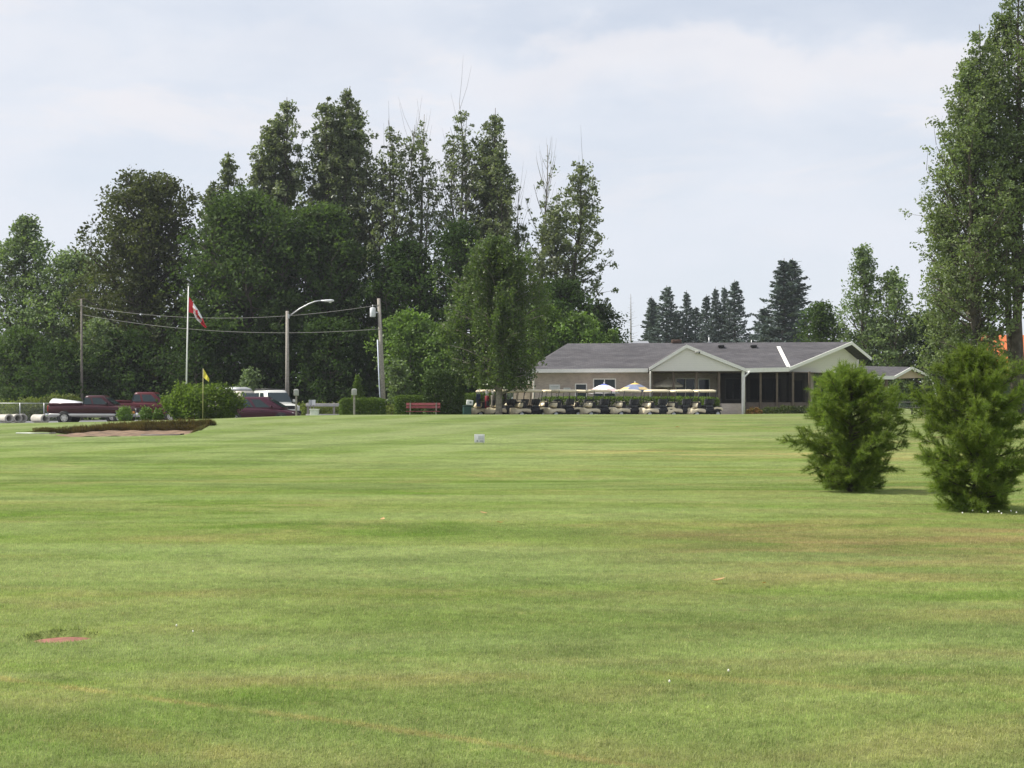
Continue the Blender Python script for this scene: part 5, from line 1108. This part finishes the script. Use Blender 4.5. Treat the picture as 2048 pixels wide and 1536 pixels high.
umbrella('plain beige umbrella in the shade of the porch', 1336, 97.6, Z(757, 97.6), 1.1, .46, mat('beige_canvas', (.58, .53, .42), .8, var=.06), mat('beige_canvas2', (.56, .51, .40), .8), mat('beige_canvas3', (.6, .55, .44), .8))

# ------------------------------------------------------------------ poles, wires, flags
def wood_pole(name, label, pxt, pxb, Y, top, r=.13, wood=None):
    xb = X(pxb, Y); z0 = g1(xb, Y); t = thing(name, label, 'utility pole', (xb, Y, z0)); h = Z(top, Y) - z0; dx = X(pxt, Y) - xb
    p = MB(); p.tube([(0, 0, -.1), (dx * .5, 0, h * .5), (dx, 0, h)], [r, r * .85, r * .7], 12); p.build('pole', wood or M_WOOD, t); return t, h, dx
t, h, dx = wood_pole('utility_pole', 'leaning wooden utility pole carrying a grey transformer can', 757.5, 769, 100, 597, .17)
b = MB(); b.lathe([(.001, h - 1.32), (.19, h - 1.32), (.21, h - 1.28), (.21, h - .72), (.17, h - .66), (.001, h - .64)], 16, (dx - .42, -.05, 0)); b.build('transformer', mat('transformer_grey', (.62, .64, .66), .45), t)
b = MB(); b.box((dx - .16, -.05, h - 1.0), (.3, .08, .08)); b.build('bracket', M_GALV, t); b = MB(); b.tube([(dx - .42, -.05, h - .64), (dx - .42, -.05, h - .45)], .03, 6); b.build('bushing', M_GALV, t)
b = MB(); b.tube([(dx * .55 - .26, -.12, h * .66), (dx * .3 - .24, -.12, h * .3), (-.22, -.12, 0)], .045, 8); b.build('conduit', mat('pale_conduit', (.55, .60, .68), .5), t)
t, h, dx = wood_pole('utility_pole', 'slim far utility pole rising behind the maroon truck', 163, 164, 110, 598, .11, mat('dark_pole_wood', (.17, .15, .13), .9, var=.2))
b = MB(); b.box((dx, -.1, h - .55), (.5, .08, .06)); b.build('crossarm', M_WOOD, t)
t, h, dx = wood_pole('utility_pole', 'pole with pale wide crossarm among trees above the right roof', 1642, 1642, 128, 643, .12)
b = MB(); b.box((0, 0, h - .05), (2.4, .1, .12)); b.build('crossarm', mat('pale_arm', (.5, .47, .42), .8), t)
for i, (ya, yb, sag, lab) in enumerate(((612, 610, .95, 'upper thin cable slung between the two poles'), (629, 658, .75, 'lower thin cable slung between the two poles'))):
    A = Vector((X(163.5, 110), 110, Z(ya, 110))); Bv = Vector((X(759 + i * 2, 100), 99.85, Z(yb, 100)))
    pts = [A.lerp(Bv, k / 28) - Vector((0, 0, sag * 4 * (k / 28) * (1 - k / 28))) for k in range(29)]
    mb = MB(); mb.tube([p - A for p in pts], .017, 5); tag(mb.build('cable', mat('cable', (.22, .22, .2), .7), None, A), lab, 'cable', 'cables between the utility poles')
# street light
Y = 99; x = X(574.5, Y); z0 = g1(x, Y); t = thing('street_light', 'street light on a wooden pole with a long curved arm', 'street light', (x, Y, z0)); h = Z(622, Y) - z0
b = MB(); b.tube([(0, 0, -.1), (0, 0, h)], [.15, .11], 12); b.build('pole', M_WOOD, t)
arm = [(.1, 0, Z(633, Y) - z0), (X(600, Y) - x, 0, Z(617, Y) - z0), (X(618, Y) - x, 0, Z(607.5, Y) - z0), (X(630, Y) - x, 0, Z(603, Y) - z0), (X(645, Y) - x, 0, Z(600.5, Y) - z0)]
b = MB(); b.tube(arm, .045, 8); b.box((.1, 0, h - .38), (.1, .2, .3)); b.build('arm', M_GALV, t)
b = MB(); xa = X(641, Y) - x; zc = Z(601.5, Y) - z0
b.loft([[(xa + u, math.cos(k * .5236) * r_, zc + math.sin(k * .5236) * r_ * .55) for k in range(12)] for u, r_ in ((0, .04), (.15, .10), (.4, .16), (.75, .18), (.92, .12), (.97, .03))]); lo = b.build('lamp_head', mat('lamp_metal', (.66, .67, .68), .4, metal=.3), t)
b = MB(); b.lathe([(.001, -.16), (.08, -.14), (.13, -.08), (.14, -.03)], 12, (xa + .68, 0, zc)); b.build('lamp_bowl', mat('lamp_bowl', (.75, .75, .72), .2), lo)
# flagpole and flag
Y = 86; xb = X(371, Y); z0 = g1(xb, Y); t = thing('flagpole', 'slim white flagpole flying a red and white flag', 'flagpole', (xb, Y, z0)); dxp = X(377, Y) - xb; h = Z(571, Y) - z0
b = MB(); b.tube([(0, 0, -.1), (dxp, 0, h)], [.055, .035], 10); b.build('pole', M_WHITE, t)
b = MB(); b.lathe([(.001, h + .12), (.07, h + .09), (.09, h + .04), (.05, h)], 12, (dxp, 0, 0)); b.build('finial', mat('pole_cap', (.25, .27, .25), .4), t)
LEAF = [(0, .48), (.09, .30), (.17, .34), (.13, .12), (.25, .22), (.28, .14), (.42, .16), (.38, .04), (.44, .0), (.22, -.18), (.24, -.26), (.03, -.22), (.03, -.44)]
LEAF = LEAF + [(-a, b_) for a, b_ in LEAF[::-1] if a != 0]
def inpoly(x, y, P):
    c = False; j = len(P) - 1
    for i in range(len(P)):
        if (P[i][1] > y) != (P[j][1] > y) and x < (P[j][0] - P[i][0]) * (y - P[i][1]) / (P[j][1] - P[i][1]) + P[i][0]: c = not c
        j = i
    return c
nu, nv = 72, 36; V = []; Fs = []; mi = []
htop = Vector((X(377, Y), Y, Z(593, Y))); hbot = Vector((X(376, Y), Y, Z(624, Y))); ftop = Vector((X(413, Y), Y, Z(655, Y))); fbot = Vector((X(401, Y), Y, Z(643, Y)))
org = htop.copy()
for j in range(nv + 1):
    for i in range(nu + 1):
        u, v_ = i / nu, j / nv; a = htop.lerp(ftop, u) + Vector((.10 * math.sin(u * 3.1), 0, .10 * math.sin(math.pi * u))); c = hbot.lerp(fbot, u) + Vector((-.06 * math.sin(math.pi * u), 0, -.02 * math.sin(math.pi * u)))
        uu = [0, .28, .55, .78, 1]; a = Vector((X(np.interp(u, uu, [378, 386.6, 397, 405, 414]), Y), Y, Z(np.interp(u, uu, [593, 606, 622, 637, 653]), Y))); c = Vector((X(np.interp(u, uu, [376.5, 388, 396, 402, 411]), Y), Y, Z(np.interp(u, uu, [624, 627, 641, 648, 656]), Y)))
        p = a.lerp(c, v_) + Vector((0, (.16 * math.sin(v_ * 9 + u * 4) + .08 * math.sin(u * 11)) * min(1, u * 1.8), .03 * math.sin(v_ * 9 + u * 5) * u)); V.append(p - org)
for j in range(nv):
    for i in range(nu):
        Fs.append([j * (nu + 1) + i, j * (nu + 1) + i + 1, (j + 1) * (nu + 1) + i + 1, (j + 1) * (nu + 1) + i]); u = (i + .5) / nu; v_ = (j + .5) / nv
        mi.append(0 if (u < .25 or u > .75 or inpoly((u - .5) * 2, -(v_ - .5), LEAF)) else 1)
me = np_mesh('flag', [tuple(p) for p in V], Fs, smooth=True, mi=mi)
tag(link_mesh('national_flag', me, [mat('flag_red', (.60, .03, .05), .8, var=.05), mat('flag_white', (.78, .78, .78), .8, var=.05)], None, org), 'red and white maple leaf flag drooping from the flagpole', 'flag')
# yellow golf pin
Y = 69; x = X(405.5, Y); z0 = g1(x, Y); t = thing('golf_pin', 'thin golf pin with a yellow flag on the green', 'golf pin', (x, Y, z0)); h = Z(737, Y) - z0
b = MB(); b.tube([(0, 0, -.05), (.02, 0, h)], .013, 6); b.build('stick', mat('pin_yellow', (.55, .50, .25), .5), t)
b = MB(); V = []; 
for i in range(9):
    u = i / 8; 
    for v_ in (0, .5, 1): V.append((.03 + u * .30 - .03 * v_ * u, .05 * math.sin(u * 6 + v_), h - .02 - u * .48 - v_ * .42 * (1 - .62 * u)))
b.add(V, [[i * 3 + k, (i + 1) * 3 + k, (i + 1) * 3 + k + 1, i * 3 + k + 1] for i in range(8) for k in range(2)], True); b.build('pin_flag', mat('flag_yellow', (.72, .62, .08), .7, var=.06), t)

# ------------------------------------------------------------------ furniture
def post_box(label, px, Y, top):
    x = X(px, Y); z0 = g1(x, Y); t = thing('ball_washer', label, 'ball washer', (x, Y, z0), 0.15, 'grey boxes on posts behind the green'); h = Z(top, Y) - z0
    b = MB(); b.box((0, 0, (h - .15) / 2), (.11, .11, h - .15), bevel=.01); b.build('post', M_WOOD, t)
    b = MB(); b.box((0, -.02, h - .18), (.29, .2, .34), bevel=.03); b.box((0, -.02, h + .0), (.2, .14, .05), bevel=.02); b.build('box', mat('box_grey', (.40, .40, .38), .6), t)
post_box('grey box on a post beside the minivan bonnet', 592.5, 80, 779); post_box('grey box on a post before the square hedge', 708.5, 80, 778)
Y = 86; t = thing('park_bench', 'red slatted park bench before the cedar bush', 'bench', at(846, Y), 0.0); mr = mat('bench_red', (.27, .07, .075), .7, var=.1)
zb = g1(X(846, Y), Y)
b = MB()
for z in (.74, .92): b.box((0, .22, z), (2.1, .04, .15), rx=-.15)
b.build('backrest', mr, t)
b = MB()
for y in (-.22, -.06, .10): b.box((0, y, .47), (2.1, .13, .04))
b.build('seat', mr, t)
for s in (-.8, .8):
    b = MB(); b.box((s, -.2, .22), (.07, .07, .45)); b.box((s, .2, .5), (.07, .06, 1.0)); b.box((s, 0, .43), (.06, .45, .05)); b.build('leg', M_WOOD, t)
Y = 86; t = thing('waste_bin', 'dark green waste bin with white sign box beside the cedar bush', 'waste bin', at(934, Y), .1); mg = mat('bin_green', (.018, .062, .045), .6, var=.1)
b = MB(); b.box((0, 0, .36), (.5, .5, .72), bevel=.04); b.build('bin', mg, t); b = MB(); b.box((0, 0, .76), (.54, .54, .1), bevel=.04); b.build('lid', mat('bin_lid', (.01, .035, .028), .6), t)
b = MB(); b.box((.16, -.1, .97), (.40, .3, .30), bevel=.03, ry=.12); bo = b.build('sign_box', M_WHITE, t); b = MB(); b.box((.20, -.262, .98), (.12, .01, .12), ry=.12); b.build('symbol', mat('grey_ink', (.25, .27, .28), .6), bo)
# guard rail, electrical box, small notices
Y = 95; t = thing('guard_rail', 'pale two bar guard rail at the car park edge', 'guard rail', at(646, Y)); z0 = g1(X(646, Y), Y); xl = X(612, Y) - X(646, Y); xr = X(681, Y) - X(646, Y)
for py in (810, 831):
    b = MB(); z = Z(py, Y) - z0
    b.box(((xl + xr) / 2, -.08, z), (xr - xl, .06, .2), bevel=.02); b.build('rail', mat('pale_rail', (.46, .44, .42), .7), t)
for px in (616, 668):
    b = MB(); b.box((X(px, Y) - X(646, Y), 0, .68), (.14, .12, 1.36)); b.build('post', M_WOOD, t)
Y = 84; t = thing('utility_box', 'small white electrical box on the grass', 'utility box', at(629, Y)); z0 = g1(X(629, Y), Y); h = Z(819.5, Y) - z0
b = MB(); b.box((0, 0, h / 2), (.5, .4, h), bevel=.02); b.build('cabinet', mat('box_white', (.66, .68, .62), .6), t); b = MB(); b.box((0, 0, h + .02), (.56, .46, .05), bevel=.015); b.build('lid', mat('box_white', (.66, .68, .62), .6), t)
for px, w_, lab in ((621, .22, 'small grey notice on a stake behind the white box'), (627.5, .24, 'small white notice on a stake behind the white box')):
    Y = 93; t = thing('notice_sign', lab, 'sign', at(px, Y), 0, 'small notices by the guard rail'); z0 = g1(X(px, Y), Y); h = Z(800, Y) - z0
    b = MB(); b.box((0, 0, h / 2), (.05, .04, h)); b.build('stake', M_WOOD, t); b = MB(); b.box((0, -.04, h - .16), (w_, .02, .34)); b.build('panel', M_WHITE if px > 625 else mat('sign_grey', (.45, .46, .48), .6), t)
# the little white sign on the slope
Y = 48.5; x = X(959, Y); z0 = g1(x, Y); t = thing('lawn_sign', 'small white notice sign standing on the grass bank', 'sign', (x, Y, z0), -.08)
zt, zb = Z(868.5, Y) - z0, Z(885, Y) - z0
b = MB(); b.box((0, 0, (zt + zb) / 2), (.355, .02, zt - zb), bevel=.004); pn = b.build('panel', mat('sign_white', (.66, .66, .67), .6, var=.08, scale=9), t)
for s in (-.13, .13):
    b = MB(); b.tube([(s, .016, -.08), (s, .016, zt - .05)], .008, 6); b.build('stake', M_GALV, t)
b = MB(); zc = (zt + zb) / 2
for k in range(4): b.box((.045, -.0125, zc + .075 - k * .032), (.19 - .02 * (k % 2), .004, .016))
b.build('lettering', mat('faint_ink', (.45, .47, .49), .7), pn)
b = MB(); b.box((-.075, -.0125, zb + .052), (.05, .004, .034)); b.box((.075, -.0125, zb + .05), (.12, .004, .02)); b.build('lettering', mat('dark_ink', (.12, .12, .13), .7), pn)
# concrete pipes
mc = mat('concrete', (.42, .40, .35), .9, var=.15, scale=3, bump=.3)
for i, (px, Y, ang, ln, lab) in enumerate(((6, 93, 1.15, 2.2, 'concrete pipe at the left edge, foremost of the stack'), (28, 94.2, 1.2, 1.6, 'concrete pipe second from the left edge, open end showing'), (38, 95.4, 1.2, 1.6, 'concrete pipe third from the left edge, open end showing'), (80, 92, 1.1, 1.6, 'concrete pipe lying beside the truck tailgate'))):
    x = X(px, Y); r_ = .27; mb = MB(); t = tag(None or mb.lathe([(r_ * .72, -ln / 2), (r_, -ln / 2), (r_, ln / 2 - .2), (r_ * 1.12, ln / 2 - .18), (r_ * 1.12, ln / 2), (r_ * .72, ln / 2), (r_ * .72, -ln / 2)], 24, (0, 0, 0), 'X').build('concrete_pipe', mc, None, (x, Y, g1(x, Y) + r_ + .04)), lab, 'pipe', 'concrete pipes beside the car park')
    t.rotation_euler = (0, 0, .55 - ang - .25)
# chain link fence at the left
t = thing('chain_link_fence', 'low chain link fence behind the concrete pipes', 'fence', at(40, 101)); y0 = 0
xs = [X(p, 101) - X(40, 101) for p in (-60, -10, 40, 88, 140)]
for x in xs: b = MB(); b.tube([(x, 0, 0), (x, 0, 1.35)], .03, 6); b.build('post', M_GALV, t)
b = MB(); b.tube([(xs[0], 0, 1.33), (xs[-1], 0, 1.33)], .022, 6); b.build('rail', M_GALV, t)
b = MB()
nn = int((xs[-1] - xs[0]) / .16)
for k in range(nn):
    xa = xs[0] + k * .16
    b.tube([(xa, .03, .05), (min(xa + 1.25, xs[-1]), .03, 1.3)], .0035, 3, False); b.tube([(xa, .034, 1.3), (min(xa + 1.25, xs[-1]), .034, .05)], .0035, 3, False)
b.build('mesh', M_GALV, t)
# sunken red plate
zc = g1(*MARK); t = MB(); t.lathe([(.001, .012), (.24, .012), (.25, .006), (.25, -.03), (.001, -.03)], 40); tag(t.build('yardage_plate', mat('plate_red', (.24, .10, .075), .8, var=.22, scale=14, bump=.3), None, (MARK[0], MARK[1], zc + .006)), 'round red yardage plate sunk in the turf', 'yardage marker')
# rake by the bunker and hose on the front edge
t = thing('bunker_rake', 'bunker rake lying at the left end of the sand', 'rake', (X(65, 56.5), 56.5, g1(X(65, 56.5), 56.5) + .04), -.12)
b = MB(); b.tube([(-.7, 0, .03), (.75, .15, .02)], .02, 6); b.build('handle', M_GALV, t); b = MB(); b.box((.78, .15, .03), (.06, .5, .06)); b.build('rake_head', M_WOOD, t)
t = thing('bunker_rake', 'dark bunker rake lying on the sand near the pin side', 'rake', (X(322, 56.0), 56.0, g1(X(322, 56.0), 56.0) + .05), .06)
b = MB(); b.tube([(-.8, 0, .02), (.8, .05, .03)], .018, 6); b.build('handle', mat('dark_handle', (.12, .14, .16), .6), t); b = MB(); b.box((.83, .05, .04), (.07, .5, .07)); b.build('rake_head', M_BLACK, t)
# fallen leaves and clover flowers
lm = leafmat('dry_leaf', (.42, .26, .13), (.50, .33, .18), .2, .8, .1)
for i, (px, py, s, lab) in enumerate(((1437, 1168, .075, 'curled tan leaf lying alone on the right of the lawn'), (765, 1044, .07, 'small dry leaf on the lawn left of centre'), (967, 1031, .07, 'small dry leaf on the middle of the lawn'), (1000, 1050, .06, 'smaller dry leaf just right of another near centre'), (1528, 1174, .05, 'tiny brown leaf right of the curled tan leaf'), (1355, 893, .12, 'dry leaf far off at the foot of the bank'))):
    Y = CAMZ * F / (py - HY)
    for _ in range(6): Y = (CAMZ - g1(X(px, Y), Y)) * F / (py - HY)
    x = X(px, Y); V = []; mb = MB()
    for a in range(7):
        u = a / 6; w_ = math.sin(math.pi * min(u * 1.05, 1)) ** .7 * .38
        for q in (-1, 0, 1): V.append(((u - .5) * 2 * s, q * w_ * s * 1.2, .035 + (.45 * abs(q) * w_ + .5 * (u - .35) ** 2 * 2) * s))
    mb.add(V, [[a * 3 + q, (a + 1) * 3 + q, (a + 1) * 3 + q + 1, a * 3 + q + 1] for a in range(6) for q in range(2)], True)
    o = mb.build('fallen_leaf', lm, None, (x, Y, g1(x, Y))); o.rotation_euler = (0, 0, .3 + i * 1.1); tag(o, lab, 'leaf', 'fallen leaves on the lawn')
    at_ = o.data.attributes.new('tone', 'FLOAT', 'FACE'); at_.data.foreach_set('value', [.5] * len(o.data.polygons))
mfl = mat('clover_white', (.80, .78, .72), .8)
fl = None
for i, (px, py, lab) in enumerate(((353, 1260, 'white clover head on the lawn right of the red plate'), (386, 1272, 'second white clover head farther right of the red plate'), (1457, 1352, 'white clover head alone on the lower right lawn'), (1339, 1374, 'tiny white clover head low right of centre'),
        (1925, 1032, None), (1945, 1027, None), (1954, 1024, None), (1976, 1030, None), (1998, 1029, None), (2003, 1033, None), (2022, 1028, None), (2033, 1031, None))):
    Y = CAMZ * F / (py - HY)
    for _ in range(6): Y = (CAMZ - g1(X(px, Y), Y)) * F / (py - HY)
    x = X(px, Y); loc = (x, Y, g1(x, Y))
    if fl is None:
        fl = thing('clover_flower', lab, 'flower', loc); b = MB(); b.lathe([(.001, .075), (.009, .072), (.014, .06), (.012, .048), (.001, .044)], 10); b.build('flower_head', mfl, fl); b = MB(); b.tube([(.004, 0, 0), (0, 0, .046)], .002, 5); b.build('stem', LF_LIT, fl); o = fl
    else: o = dup(fl, loc, i * .7, lab)
    if lab is None: o['label'] = 'white clover head in the grass before the larger young pine'; o['group'] = 'clover heads before the larger pine'; o.scale = (.8, .8, .8)
    else: o['group'] = 'lone clover heads on the open lawn'; o.scale = (.45, .45, .6)

# ------------------------------------------------------------------ haze
m, nt, o = new_mat('haze_air'); pv = N(nt, 'ShaderNodeVolumePrincipled'); pv.inputs['Color'].default_value = (.86, .91, 1.0, 1); pv.inputs['Density'].default_value = .0002; pv.inputs['Anisotropy'].default_value = .2
L(nt, pv.outputs[0], o.inputs['Volume'])
mb = MB(); mb.box((0, 150, 17), (700, 420, 37)); tag(mb.build('haze', m), 'thin summer haze over the golf course', 'haze', kind='stuff')
print('objects', len(SC.objects), 'polys', sum(len(m.polygons) for m in bpy.data.meshes))
